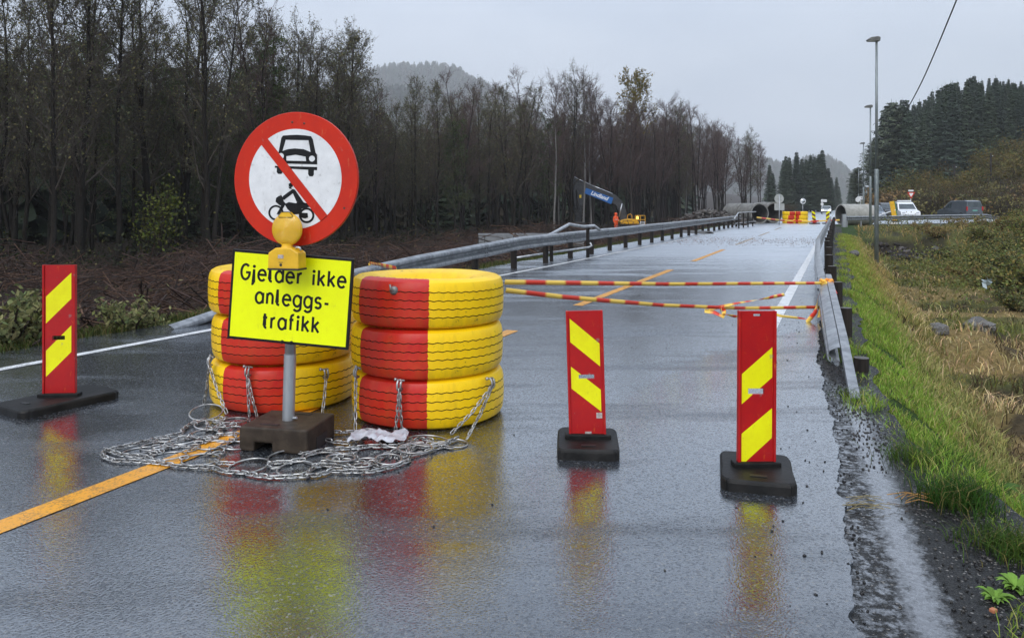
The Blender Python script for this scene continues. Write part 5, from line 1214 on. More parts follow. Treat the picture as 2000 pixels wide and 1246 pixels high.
WHERE = [(-900, 80, 'at the far left'), (80, 260, 'above the left brush heap'), (260, 450, 'just left of the sign'), (450, 700, 'behind the round sign'),
         (700, 860, 'below the misty hill'), (860, 1000, 'behind the low grey pipes'), (1000, 1110, 'left of the excavator arm'), (1110, 1270, 'behind the excavator'), (1270, 1360, 'behind the rubble heap'), (1360, 1440, 'left of the concrete pipes'), (1440, 1600, 'behind the concrete pipes')]
KIND = {'a': 'slender dark alder', 'g': 'leafier dark green young tree', 'b': 'bare purple brown birch', 'p': 'pale trunked thin birch'}
rnd = random.Random(11); cnt = {}; ntree = 0
for row in range(6):
    u = 9 + row * .5
    while u < 124:
        du = (1.9 if row < 2 else 2.3) + row * .12 + rnd.uniform(-.6, .8) + max(0, u - 60) * .012; u += du
        v = vedge(u) - row * 3.1 + rnd.uniform(-1.3, 1.3) - (1.5 if row else 0)
        x, y, _ = UV(u, v); px = CX + x * F / y
        if px < -160 or y < 8: continue
        birch = px > 1000 + rnd.uniform(-160, 160)
        r_ = rnd.random(); kd = ('b' if r_ < .78 else 'p' if r_ < .86 else 'a') if birch else ('g' if r_ < .15 else 'b' if r_ > .9 else 'a')
        ms = rnd.choice({'a': ALD, 'g': GRN, 'b': [BIR[0], BIR[1], BIR[3]], 'p': [BIR[2]]}[kd])
        tgt = float(np.interp(px, [-200, 0, 100, 300, 480, 560, 640, 700, 760, 900, 1000, 1080, 1200, 1320, 1400, 1470, 1560], [11.5, 11, 12.8, 13, 12.6, 13, 13.2, 11.8, 10.4, 11.2, 12.6, 14, 14, 14.4, 13.0, 12.2, 10]))
        ztop = tgt * (1 if row < 2 else .9)
        h0 = {'a': 11.5, 'g': 10, 'b': 12, 'p': 12}[kd]; sz = ztop * rnd.uniform(.84, 1.08) / h0
        if kd == 'g': sz *= .82
        wi = next((w_ for w_ in WHERE if w_[0] <= px < w_[1]), None)
        if wi is None: continue
        z = float(zg(u, v)); depth = 'in front' if row == 0 else 'deep in the wood'
        front = 'front' if row == 0 else 'deep'
        t = plant_tree({'a': 'alder_tree', 'g': 'green_tree', 'b': 'birch_tree', 'p': 'birch_tree'}[kd], ms, (x, y, z), rnd.uniform(0, 6.28), (sz * rnd.uniform(.85, 1.1), sz), '%s %s %s' % (KIND[kd], depth, wi[2]), 'tree', '%s %s %s' % ({'a': 'alders', 'g': 'green trees', 'b': 'bare birches', 'p': 'pale birches'}[kd], depth, wi[2]))
        ntree += 1
def at_px(px, d, zoff=0):
    x = (px - CX) * d / F; return (x, d, float(zg(*to_uv(x, d))) + zoff)
plant_tree('birch_tree', YBI, at_px(1243, 86), .4, (1.0, 1.08), 'tallest birch with yellow leaves in its top behind the excavator', 'tree', 'trees of the wood')
YG = bushy(60, 4.2, .9, 900, .07, (.09, .11, .02), (.14, .15, .03), .3)
plant_tree('leafy_sapling', YG, at_px(305, 31), .3, 1.05, 'yellow green leafy sapling glowing among dark trunks left of the round sign', 'sapling', None)
SPR = [conifer(70 + i, 14, .19, 44, 9, col=[(.062, .088, .058), (.072, .098, .062), (.056, .078, .058)][i]) for i in range(3)]
PIN = [conifer(80 + i, 14, .22, 20, 9, col=(.068, .084, .050), pine=True, lo=.3) for i in range(2)]
for px, d, h in ((880, 64, 9.6), (340, 52, 12), (250, 60, 14), (610, 58, 12.5), (480, 64, 13.2), (150, 56, 13)):
    plant_tree('spruce_tree', SPR[int(px) % 3], at_px(px, d), px, h / 14, 'dark spruce standing among the bare trees %s' % next(w_ for w_ in WHERE if w_[0] <= px < w_[1])[2], 'tree', 'spruces inside the left wood')
# spruces at the bend of the road, mixed trees right of them
rnd = random.Random(4)
for i in range(30):
    px = rnd.uniform(1502, 1622) if i > 5 else [1503, 1535, 1556, 1583, 1606, 1618][i]; d = rnd.uniform(185, 215) if i > 5 else 186
    htop = float(np.interp(px, [1500, 1520, 1540, 1556, 1570, 1590, 1606, 1622], [325, 308, 304, 297, 305, 303, 293, 340])) + (0 if i < 6 else rnd.uniform(3, 26))
    x, y, z = at_px(px, d); h = CH + (HZ - htop) * d / F - z
    plant_tree('spruce_tree', SPR[i % 3], (x, y, z), rnd.uniform(0, 6), h / 14 * 1.0, 'dark spruce in the tight clump above the distant tyres', 'tree', 'spruce clump at the bend of the road')
for i in range(16):
    px = rnd.uniform(1622, 1672); d = rnd.uniform(300, 360); x, y, z = at_px(px, d); h = CH + (HZ - rnd.uniform(338, 372)) * d / F - z
    plant_tree('spruce_tree', SPR[i % 3], (x, y, z), rnd.uniform(0, 6), h / 14, 'misty far conifer above the oncoming car', 'tree', 'misty conifers over the far road')
for i in range(12):
    px = rnd.uniform(1672, 1722); d = rnd.uniform(160, 200); x, y, z = at_px(px, d); h = CH + (HZ - float(np.interp(px, [1665, 1690, 1710], [325, 292, 268])) - rnd.uniform(0, 25)) * d / F - z
    plant_tree('pine_tree', PIN[i % 2] if i % 3 else SPR[i % 3], (x, y, z), rnd.uniform(0, 6), max(.3, h / 14), 'rounded dark tree behind the line of street lamps', 'tree', 'trees behind the street lamps')
# the right hillside: spruces above, yellowing scrub below
OLV = [bushy(90 + i, 5, 1.7, 1500, .13, [(.085, .085, .022), (.11, .085, .028), (.14, .12, .03)][i], (.16, .11, .03), .25, stems=12) for i in range(3)]
BRN = [bushy(95 + i, 3.6, 1.8, 900, .08, [(.085, .052, .024), (.075, .062, .024), (.06, .065, .022)][i], (.13, .085, .03), .3, stems=22, bark=(.06, .042, .03)) for i in range(3)]
n = 0; rnd = random.Random(21); tries = 0
while n < 270 and tries < 8000:
    tries += 1
    px = rnd.uniform(1722, 2080); d = rnd.uniform(130, 235); x = (px - CX) * d / F; u, v = to_uv(x, d)
    if v < 5: continue
    z = float(zg(u, v)); base = HZ - (z - CH) * F / d
    top = float(np.interp(px, [1720, 1735, 1760, 1790, 1815, 1850, 1905, 1960, 2000, 2100], [222, 200, 192, 196, 184, 166, 150, 156, 160, 158])) + rnd.uniform(-3, 40)
    h = (base - top) * d / F
    if h < 5 or h > 24: continue
    pine = px < 1760 and rnd.random() < .5
    plant_tree('pine_tree' if pine else 'spruce_tree', (PIN[n % 2] if pine else SPR[n % 3]), (x, d, z), rnd.uniform(0, 6), (h / 14 * .74, h / 14), 'pine with open layered crown at the left edge of the right hill' if pine else ('dark spruce on the ridge of the right hill' if top < 178 and px > 1800 else 'dark spruce on the slope of the right hill'), 'tree', 'pines on the right hill' if pine else ('spruces on the right ridge' if top < 178 and px > 1800 else 'spruces on the right slope'))
    n += 1
for i in range(46):
    px = rnd.uniform(1735, 2060); d = rnd.uniform(108, 140); x = (px - CX) * d / F; u, v = to_uv(x, d)
    if v < 6: continue
    z = float(zg(u, v)); k = rnd.randrange(3); plant_tree('broadleaf_tree', OLV[k], (x, d, z), rnd.uniform(0, 6), (rnd.uniform(.9, 1.4), rnd.uniform(.8, 1.5)), ['olive', 'rusty', 'yellowing'][k] + ' autumn tree below the spruces on the right hill', 'tree', ['olive', 'rusty', 'yellowing'][k] + ' autumn trees on the right hill')
for i in range(150):
    px = rnd.uniform(1690, 2090); d = rnd.uniform(84, 122); x = (px - CX) * d / F; u, v = to_uv(x, d)
    if v < 5 or d < 86 + (px - 1690) * .0: continue
    z = float(zg(u, v)); k = rnd.randrange(3); plant_tree('shrub', BRN[k], (x, d, z), rnd.uniform(0, 6), (rnd.uniform(.8, 1.3), rnd.uniform(.6, 1.15)), ['brown', 'russet olive', 'dull green'][k] + ' thin scrub bush on the slope above the side road', 'shrub', ['brown', 'russet olive', 'dull green'][k] + ' scrub above the side road')
for i in range(20):
    px = rnd.uniform(1480, 1640); d = rnd.uniform(128, 165); x, y, z = at_px(px, d)
    if abs(to_uv(x, y)[1] + 3.6) < 5: continue
    plant_tree('shrub', BRN[i % 3], (x, y, z), rnd.uniform(0, 6), (rnd.uniform(.8, 1.2), rnd.uniform(.5, .9)), 'low brown bush at the foot of the spruce clump', 'shrub', 'bushes under the spruce clump')

# ------------------------------------------------------------------ far hills and the woods on them (one mass each)
def low_tree(g, broad=False):
    V = []; Fq = []; h = 1.0; n = 0
    lv = 7
    for i in range(lv):
        z = .12 + .8 * i / lv; r = (.20 * (1 - i / lv) ** .8 + .02) if not broad else .26 * math.sin(.5 + 2.4 * i / lv)
        for j in range(5):
            a = j * 1.2566 + i * .7 + g.uniform(-.3, .3); a2 = a + .75; rr = r * g.uniform(.7, 1.25)
            V += [(0, 0, z + .15), (math.cos(a) * rr, math.sin(a) * rr, z - .03), (math.cos((a + a2) / 2) * rr * 1.15, math.sin((a + a2) / 2) * rr * 1.15, z - .06), (math.cos(a2) * rr, math.sin(a2) * rr, z - .02)]
            Fq.append((n, n + 1, n + 2, n + 3)); n += 4
    return np.array(V), np.array(Fq)
gg = np.random.default_rng(33)
LOW = [low_tree(gg, b) for b in (False, False, True, False)]
def wood(name, pts, label, cols, hs, mats=None):
    V = []; Fa = []; C = []; n = 0
    for (x, y, z) in pts:
        k = gg.integers(0, len(LOW)); tv, tf = LOW[k]; h = gg.uniform(*hs); a = gg.uniform(0, 6.28); ca, sa = math.cos(a), math.sin(a); wd_ = h * gg.uniform(.9, 1.4)
        P = np.stack([(tv[:, 0] * ca - tv[:, 1] * sa) * wd_ + x, (tv[:, 0] * sa + tv[:, 1] * ca) * wd_ + y, tv[:, 2] * h + z], -1)
        V.append(P); Fa.append(tf + n); n += len(tv); c = np.array(cols[gg.integers(0, len(cols))]) * gg.uniform(.7, 1.3); C.append(np.broadcast_to(c, (len(tv), 3)) * np.repeat(gg.uniform(.75, 1.25, (len(tf), 1)), 4, 0))
    o = link(name, np_mesh(name, np.concatenate(V), np.concatenate(Fa), np.concatenate(C), [NEEDLE])); tag(o, label, 'woodland', kind='stuff'); return o
DARKC = [(.022, .034, .021), (.027, .040, .024), (.036, .042, .024), (.046, .038, .026)]
HILLM = mat('hill_ground', (.02, .026, .014), (.03, .03, .018), sc=.05, rough=.9)
def ridge(name, pts, d, slope, label, ntrees, hs, cols=DARKC, depth_w=None):
    P = [PT(x, y, d) for x, y in pts]; xs = np.array([p.x for p in P]); zs = np.array([p.z for p in P]) - hs[1] * .8
    X = np.linspace(xs[0], xs[-1], 60); Z = np.interp(X, xs, zs) + (fbm(X * .03, X * 0 + d) - .5) * 8; rows = [-1.0, -.75, -.5, -.25, -.1, 0, .3, 1]
    V = []
    for r in rows:
        for x, z in zip(X, Z):
            zz = z * (1 - abs(r) ** 1.3) - 2 * abs(r); V.append((x, d + r * max(z, 1) * slope, max(zz, -2.4)))
    m = len(X); Fq = [(i * m + j, i * m + j + 1, (i + 1) * m + j + 1, (i + 1) * m + j) for i in range(len(rows) - 1) for j in range(m - 1)]
    link(name, np_mesh(name, np.array(V), np.array(Fq), None, [HILLM], smooth=True))['kind'] = 'structure'
    tp = []
    for i in range(ntrees):
        x = gg.uniform(X[0], X[-1]); z = float(np.interp(x, X, Z)); r = -gg.random() ** 1.5 * .95 + .05; tp.append((x, d + r * max(z, 1) * slope, z * (1 - abs(r) ** 1.3) - 2 * abs(r) - .5))
    wood('hill_forest', tp, label, cols, hs)
ridge('hill', [(430, 260), (560, 210), (670, 165), (730, 130), (770, 121), (830, 120), (890, 128), (940, 152), (1000, 185), (1060, 225), (1150, 290)], 1750, 1.5, 'misty conifer forest on the hill above the dip in the wood', 3000, (17, 30))
ridge('hill', [(520, 250), (640, 205), (720, 172), (790, 160), (860, 172), (920, 190), (1000, 230), (1100, 280)], 1150, 1.5, 'nearer hazy forest ridge below the misty hilltop', 1600, (13, 23))
ridge('hill', [(1180, 245), (1300, 240), (1385, 248), (1440, 278), (1475, 300), (1530, 318), (1580, 306), (1605, 298), (1640, 314), (1668, 340), (1700, 378), (1760, 395)], 1700, 1.6, 'blue grey forest on the far hill behind the spruce clump', 2200, (15, 27))
tp = []
for i in range(1500):
    u = gg.uniform(-5, 175); v = -48 - 75 * gg.random() ** 1.2
    if u > 60: v = vedge(u) - 18 - 55 * gg.random()
    x, y, _ = UV(u, v); 
    if y > 12: tp.append((x, y, float(zg(u, v)) - .3))
wood('background_woodland', tp, 'dark mixed woodland behind the bare trees on the left', DARKC, (6.5, 11))
tp = []
for i in range(5200):
    y = gg.uniform(185, 320); x = y * gg.uniform(.475, .82); u, v = to_uv(x, y)
    if v > 7 and len(tp) < 1300: tp.append((x, y, float(zg(u, v)) - .3))
wood('hillside_woodland', tp, 'mixed dark green and brown woodland covering the right hillside', [(.045, .062, .042), (.052, .070, .046), (.06, .072, .046), (.05, .066, .045)], (5, 9))
# ------------------------------------------------------------------ grass, scrub, brushwood, stones
def blades(name, u, v, h, wdt, cols, lean, label, mat_, z=None, cat='grass'):
    m = len(u); x = u * ST + v * CT; y = u * CT - v * ST; z = zg(u, v) if z is None else z; g = rng
    a = g.uniform(0, 6.283, m); s = np.stack([np.cos(a), np.sin(a), 0 * a], -1); b = g.uniform(0, 6.283, m); ln = h * lean * g.uniform(.3, 1.3, m); d = np.stack([np.cos(b) * ln, np.sin(b) * ln, 0 * b], -1)
    P = np.stack([x, y, z - .02], -1); up = np.array([0, 0, 1.0]); w_ = (wdt / 2)[:, None]; H = h[:, None]
    m1 = P + up * H * .55 + d * .3; tip = P + up * H * (1 - .35 * lean) + d
    V = np.stack([P - s * w_, P + s * w_, m1 + s * w_ * .8, m1 - s * w_ * .8, tip + s * w_ * .12, tip - s * w_ * .12], 1).reshape(-1, 3)
    i = np.arange(m)[:, None] * 6; Fq = np.concatenate([i + np.array([0, 1, 2, 3]), i + np.array([3, 2, 4, 5])], 1).reshape(-1, 4)
    C = np.repeat(cols, 6, 0); C = C * np.tile(np.array([.7, .7, 1, 1, 1.15, 1.15]), m)[:, None]
    return tag(link(name, np_mesh(name, V, Fq, C, [mat_])), label, cat, kind='stuff')
GRASS = mat_attr('grass_blades', .5, 3, .25, transl=.3)
def sample(n, u0, u1, f):
    u = np.exp(rng.uniform(np.log(u0 + 2), np.log(u1 + 2), n)) - 2; v = f(u, rng.random(n)); x, y = to_uv(u, v)[0], None
    X_ = u * ST + v * CT; Y_ = u * CT - v * ST
    k = (Y_ > 1.2) & (X_ < .78 * Y_ + 1.0) & (X_ > -.9 * Y_)
    return u[k], v[k]
def hole(u, v): return sm(1 - ((u - 45.5) / 3.2) ** 2 - ((v - 3.4) / 2.4) ** 2, 0, .35)
# lush verge
u, v = sample(125000, 1.0, 46, lambda u, r: vg(u) + (-.03 + 1.55 * r ** 1.0 + .012 * u * r) + (fbm(u * 2.3, u * 0 + 50) - .5) * .4)
clump = fbm(u * 1.6, v * 1.6); k = (clump > .27 + .34 * (v - vg(u) < .12)) & (rng.random(len(u)) < np.clip(.35 + (v - vg(u)) * 2.2, .25, 1)) & (hole(u, v) < .5); u, v, clump = u[k], v[k], clump[k]
t = np.clip((v - vg(u)) / 1.6, 0, 1); h = (.05 + .085 * t + .07 * (clump > .6)) * rng.uniform(.5, 1.4, len(u)); D_ = u
c = lcol(rng, len(u), (.21, .32, .045), .35, (.40, .38, .12), .16); dryk = (t > .62 + rng.normal(0, .15, len(u))); c[dryk] = lcol(rng, dryk.sum(), (.44, .38, .15), .35, (.22, .25, .07), .45)
olv = sm(u, 12, 22)[:, None]; c = c * (1 - olv) + c * olv * np.array([1.15, .95, 1.0])
blades('grass', u, v, h, np.maximum(.004, .0011 * np.sqrt(u * 6)), c, .55, 'lush green grass on the verge behind the right guard rail', GRASS)
# straw and olive growth on the ditch floor and far bank
def vfar(u, r): return vg(u) + 1.1 + r ** .9 * (3 + .55 * u)
u, v = sample(105000, 2.0, 62, vfar); a = fbm(u * .35 + 5, v * .35 + 9); b = fbm(u * 1.3, v * 1.3 + 40); g2 = fbm(u * .8 + 70, v * .8)
k = (hole(u, v) < .5) & (b < .60 + .1 * rng.random(len(u))) & ~((u > 57) & (v < 45)); u, v, a, b, g2 = u[k], v[k], a[k], b[k], g2[k]
straw = (a + rng.normal(0, .08, len(u)) > .49) & (u < 40); c = lcol(rng, len(u), (.19, .185, .055), .45, (.32, .26, .09), .25); c[straw] = lcol(rng, straw.sum(), (.66, .50, .27), .35, (.28, .23, .09), .35)
brn = (b + rng.normal(0, .02, len(u)) > .55); c[brn] = lcol(rng, brn.sum(), (.065, .042, .025), .4, (.14, .10, .05), .2)
bright = g2 > .60; c[bright & ~straw] = lcol(rng, (bright & ~straw).sum(), (.19, .21, .05), .35)
topb = (u > 44) & (v < 20); c[topb] = lcol(rng, topb.sum(), (.42, .29, .12), .35, (.18, .17, .05), .4)
h = (.12 + .18 * (g2 > .5) + .20 * sm(u, 25, 45)) * rng.uniform(.45, 1.35, len(u)); h = np.where(straw, h * .95, h)
blades('dry_grass', u, v, h, np.maximum(.004, .0014 * np.sqrt(u * 8)), c, .75, 'straw and olive grass filling the ditch on the right', GRASS)
# leafy scrub on the far bank
u, v = sample(60000, 7, 57, lambda u, r: vg(u) + 2.2 + r * (2 + .55 * u)); b = fbm(u * .7 + 20, v * .7 + 11); k = (b > .47) & (hole(u, v) < .3) & ~((u > 55) & (v < 45)) & (sm(u, 20, 36) + sm(v, 5, 9) > rng.random(len(u))); u, v, b = u[k], v[k], b[k]
Q_ = Q(); m = len(u); hh = rng.uniform(.05, 1, m) * (.25 + 2.6 * np.clip(b - .45, 0, .4)) * 1.7
P = np.stack([u * ST + v * CT, u * CT - v * ST, zg(u, v) + hh * .75], -1); P = np.repeat(P, 3, 0) + rng.normal(0, .13, (m * 3, 3))
Q_.leaves(P, .055, lcol(rng, m * 3, (.125, .135, .040), .5, (.24, .19, .06), .2), rng); tag(link('weeds', Q_.mesh('weeds', [LEAF])), 'leafy olive weeds over the far bank of the ditch', 'weeds', kind='stuff')
# bushes and tussocks on the far bank
BNK = [bushy(130 + i, 1.15, .95, 1700, .045, [(.13, .14, .04), (.10, .115, .04), (.19, .13, .05)][i], (.26, .2, .06), .2, stems=16) for i in range(3)]
rb = random.Random(9)
for i, (px, d_, s_, k_) in enumerate(((1985, 36, 1.5, 0), (1950, 38, 1.2, 1), (1915, 41, 1.1, 0), (1990, 29, 1.3, 1), (1955, 31, 1.0, 0), (1900, 34, .9, 0), (1860, 40, 1.0, 1), (1830, 43, .8, 2), (2010, 24, 1.2, 0), (1970, 25, .9, 1), (1925, 27, .7, 0), (1880, 29, .6, 2), (1985, 20, .7, 1), (1850, 33, .6, 0), (1945, 45, 1.2, 2), (1885, 47, 1.0, 2), (2020, 40, 1.7, 0), (2030, 32, 1.5, 1), (1990, 47, 1.3, 0), (1800, 48, .7, 2))):
    x = (px - CX) * d_ / F; u_, v_ = to_uv(x, d_); plant_tree('bush', BNK[k_], (x, d_, float(zg(u_, v_)) - .05), rb.uniform(0, 6), (s_ * 1.2, s_ * .85), ['olive leafy bush on the far bank of the ditch', 'dull green bush on the far bank of the ditch', 'rusty brown bush on the far bank of the ditch'][k_], 'bush', ['olive', 'dull green', 'rusty'][k_] + ' bushes on the ditch bank')
# left verge grass
u, v = sample(16000, 3, 44, lambda u, r: -7.75 - r * 1.0 + (fbm(u * 1.3, u * 0 + 23) - .5) * .3); k = fbm(u * 2, v * 2) > .42; u, v = u[k], v[k]
blades('grass', u, v, rng.uniform(.05, .2, len(u)), np.full(len(u), .012), lcol(rng, len(u), (.06, .08, .018), .4, (.13, .11, .04), .3), .6, 'thin green grass strip along the left edge of the road', GRASS)
# cut brushwood heaped between the left rail and the wood
Q_ = Q(); g = np.random.default_rng(77); m = 0
BR = [(.048, .030, .025), (.062, .038, .030), (.085, .050, .034), (.038, .029, .026)]
while m < 7800:
    u = math.exp(g.uniform(math.log(5), math.log(66))); v = -8.6 - 17 * g.random() ** 1.15
    if u > 58: v -= 4
    x, y, _ = UV(u, v)
    if y < 3 or x < -.95 * y: continue
    heap = float(fbm(u * .28 + 3, v * .28)); hgt = max(0, heap - .30) * 2.6 * float(sm(-v, 8.4, 10.2))
    if heap < .36 and g.random() < .6: continue
    L_ = g.uniform(.4, 2.2); az = g.uniform(0, 6.283); el = g.normal(0, .3); z = float(zg(u, v)) + g.random() * hgt + .05
    d = np.array([math.cos(az) * math.cos(el), math.sin(az) * math.cos(el), math.sin(el)]); p = np.array([x, y, z]); r = g.uniform(.004, .013) * (1 + y / 60)
    bnd = g.normal(0, .08, 3) * L_; Q_.tube([p - d * L_ / 2, p + bnd, p + d * L_ / 2], [r * 1.3, r, r * .4], 3, np.array(BR[g.integers(0, 4)]) * g.uniform(.7, 1.5))
    if m % 3 == 0:
        for s_ in range(3): q = p + d * g.uniform(-.3, .45) * L_; e = q + (d + g.normal(0, .6, 3)) * g.uniform(.15, .5); Q_.tube([q, e], [r * .6, r * .3], 3, np.array(BR[g.integers(0, 4)]))
    m += 1
P = []
for i in range(5200):
    u = math.exp(g.uniform(math.log(5), math.log(70))); v = -8.3 - 18 * g.random(); hg = max(0, float(fbm(u * .28 + 3, v * .28)) - .25) * 2.6
    P.append(UV(u, v, float(zg(u, v)) + .04 + g.random() * hg))
Q_.leaves(np.array(P), .035, lcol(g, len(P), (.055, .04, .022), .5, (.15, .13, .06), .22), g)
tag(link('cut_brushwood', Q_.mesh('cut_brushwood', [BARK])), 'tangle of cut reddish branches and leaves left of the road', 'brushwood', kind='stuff')
# brown scrub that clothes the slope above the side road
P = []; Q_ = Q(); CS = []
for i in range(42000):
    y = gg.uniform(80, 135); x = y * gg.uniform(.46, .80); u, v = to_uv(x, y)
    if v < 3 or y - .06 * x > 126 - 12 * gg.random() or y - .06 * x < 80 or (y - .06 * x < 86 and gg.random() < .5): continue
    b = float(fbm(u * .16 + 4, v * .16)); hh = max(.1, (b - .22) * 6.5) * gg.random() ** .6; P.append((x, y, float(zg(u, v)) + hh))
    t_ = float(fbm(u * .11 + 50, v * .11)); CS.append((.21, .135, .06) if t_ > .54 else (.16, .14, .05) if t_ > .44 else (.11, .115, .045))
    if i % 3 == 0: z0 = float(zg(u, v)); h2 = max(.5, (b - .2) * 7.5) * gg.uniform(.5, 1); Q_.tube([(x, y, z0), (x + gg.normal(0, .12), y, z0 + h2 * .6), (x + gg.normal(0, .3), y + gg.normal(0, .3), z0 + h2)], [.03, .022, .012], 3, (.05, .036, .026))
Q_.leaves(np.array(P), .20, np.array(CS) * gg.uniform(.55, 1.5, (len(P), 1)), gg); tag(link('hillside_scrub', Q_.mesh('hillside_scrub', [LEAF])), 'brown and olive scrub clothing the slope above the side road', 'scrub', kind='stuff')
# leafy undergrowth at the foot of the wood
P = []; 
for i in range(15000):
    u = math.exp(g.uniform(math.log(9), math.log(110))); v = vedge(u) + 4.5 - 9 * g.random(); b = float(fbm(u * .5, v * .5 + 60))
    if b > .42: P.append(UV(u, v, float(zg(u, v)) + .05 + g.random() * (b - .35) * 6))
Q_ = Q(); Q_.leaves(np.array(P), .075, lcol(g, len(P), (.022, .026, .011), .5, (.085, .08, .022), .10), g); tag(link('undergrowth', Q_.mesh('undergrowth', [LEAF])), 'dark low undergrowth along the foot of the left wood', 'undergrowth', kind='stuff')
IVY = bushy(120, .75, .8, 1300, .045, (.14, .15, .06), (.24, .23, .10), .35, stems=14)
for px, py, s_, lab in ((20, 668, 1.0, 'pale leafy bush at the far left edge of the road'), (75, 640, .55, 'smaller pale leafy bush just right of the leftmost one'), (255, 640, .7, 'grassy green tuft bush on the left verge below the brush heap')):
    p = G(px, py, 0); plant_tree('shrub', IVY, (p.x, p.y, -.12), px, s_, lab, 'shrub', None)
# weeds at the shoulder on the right
def rosette(name, px, py, s, n, c, label, up=.5, z0=None):
    p = G(px, py, -.02); q = to_uv(p.x, p.y); z = float(zg(*q)) + .01; Q_ = Q(); gr = np.random.default_rng(int(px))
    for i in range(n):
        az = gr.uniform(0, 6.283); L_ = s * gr.uniform(.5, 1.1); r = np.array([math.cos(az), math.sin(az), 0]); sd = np.array([-math.sin(az), math.cos(az), 0]); k = 6; qq = np.linspace(0, 1, k)
        wv = (.15 * L_ * np.sin(np.pi * (.12 + .85 * qq)) * (1 + .25 * np.cos(qq * 22)))[:, None]; mid = r * (L_ * qq)[:, None] + np.array([0, 0, 1]) * (up * L_ * gr.uniform(.5, 1.2) * np.sin(qq * 2.2))[:, None]
        V = np.concatenate([mid - sd * wv + [0, 0, .15] * wv, mid, mid + sd * wv + [0, 0, .15] * wv]); i0 = np.arange(k - 1)
        Q_.add(V, np.concatenate([np.stack([i0, i0 + 1, i0 + k + 1, i0 + k], -1), np.stack([i0 + k, i0 + k + 1, i0 + 2 * k + 1, i0 + 2 * k], -1)]), np.array(c) * gr.uniform(.7, 1.3))
    o = link(name, Q_.mesh(name, [LEAF], True)); o.location = (p.x, p.y, z); return tag(o, label, 'weed', 'broad leaved weeds on the right shoulder')
rosette('weed', 1945, 1170, .065, 40, (.17, .30, .05), 'bright green weed on the gravel below the larger corner weed')
rosette('weed', 1985, 1150, .075, 48, (.17, .30, .05), 'bright green broad leaved weed at the lower right corner')
rosette('weed', 1935, 905, .2, 16, (.07, .14, .02), 'green broad leaved weed in the grass above the shoulder')
rosette('weed', 1990, 950, .22, 16, (.05, .10, .016), 'darker broad leaved weed at the right frame edge')
rosette('weed', 1830, 905, .1, 14, (.06, .10, .02), 'small clover like weed where grass meets gravel')
def tuft(px, py, h, n, c, label, rad=.09, lean=.7):
    p = G(px, py, -.02); u0, v0 = to_uv(p.x, p.y); u = u0 + rng.normal(0, rad, n); v = v0 + rng.normal(0, rad, n)
    o = blades('grass_tuft', u, v, h * rng.uniform(.5, 1.2, n), np.full(n, .0045), lcol(rng, n, c, .35, (.2, .17, .06), .12), lean, label, GRASS, cat='grass tuft'); del o['kind']; o['group'] = 'grass tufts on the right shoulder'
tuft(1665, 775, .13, 260, (.06, .10, .018), 'grass tuft at the low end of the right guard rail', .06)
tuft(1868, 985, .22, 700, (.035, .085, .012), 'dark green grass tuft on the gravel right of the tall board', .09)
tuft(1975, 1075, .16, 700, (.055, .10, .018), 'grass tuft above the bright broad leaved weed', .09)
tuft(1800, 900, .17, 500, (.06, .11, .018), 'spiky grass tuft overhanging the top of the gravel', .10)
tuft(1900, 880, .2, 700, (.035, .09, .012), 'thick dark grass tuft deep in the near verge', .12)
tuft(1960, 900, .22, 700, (.05, .11, .015), 'thick bright grass tuft at the right edge of the verge', .12)
# stones
def rock_q(g, r, flat=.7):
    a = []; n, k = 7, 5
    for i in range(k):
        ph = math.pi * (i + .5) / k
        for j in range(n): q = 2 * math.pi * j / n; s_ = r * g.uniform(.8, 1.2); a.append((s_ * math.sin(ph) * math.cos(q), s_ * math.sin(ph) * math.sin(q), s_ * flat * math.cos(ph)))
    f = [(i * n + j, i * n + (j + 1) % n, (i + 1) * n + (j + 1) % n, (i + 1) * n + j) for i in range(k - 1) for j in range(n)] + [(0, 1, 2, 3), (0, 3, 4, 6), (4, 5, 6, 6 - 6 + 4 + 0)][:2]
    return np.array(a), np.array(f)
STONE = mat_attr('wet_stone', .5, 25, .4, .5, 40, .01, coat=.5)
def stones(name, pts, sizes, label, cols, cat='stones'):
    Q_ = Q(); g = np.random.default_rng(len(pts))
    for p, r in zip(pts, sizes):
        V, Fq = rock_q(g, r, g.uniform(.5, .9)); a = g.uniform(0, 6.28); M = np.array([[math.cos(a), -math.sin(a), 0], [math.sin(a), math.cos(a), 0], [0, 0, 1]]) @ np.diag([g.uniform(.8, 1.5), g.uniform(.7, 1), 1]); Q_.add(V @ M.T + np.array(p), Fq, np.array(cols[g.integers(0, len(cols))]) * g.uniform(.7, 1.3))
    return tag(link(name, Q_.mesh(name, [STONE])), label, cat, kind='stuff')
g = np.random.default_rng(5); pts = []; sz = []
SC = [(.03, .03, .03), (.05, .048, .045), (.022, .022, .024), (.07, .065, .06)]
for i in range(4200):                       # gravel of the shoulder
    u = g.uniform(1.6, 10) if g.random() < .75 else g.uniform(8, 40); e = float(ve(u)); v = e + (float(vg(u)) + .12 - e) * g.random() ** .55 
    if v < e + .34 and u < 4.8 and g.random() < .97: continue
    if u > 4.5 and g.random() < .45: continue
    r = g.uniform(.0025, .008) * (1.6 if g.random() < .06 else 1); pts.append(UV(u, v, -.018 + r * .2)); sz.append(r)
stones('gravel', pts, sz, 'loose wet gravel between asphalt edge and grass', SC, 'gravel')
pts = []; sz = []
for i in range(120):                         # pebbles on the asphalt, crumbs along its edge
    u = math.exp(g.uniform(math.log(3), math.log(18))); r = g.uniform(.003, .008)
    v = float(ve(u)) - abs(g.normal(0, .35)) if g.random() < .6 else g.uniform(-3.2, -.2)
    pts.append(UV(u, v, r * .4)); sz.append(r)
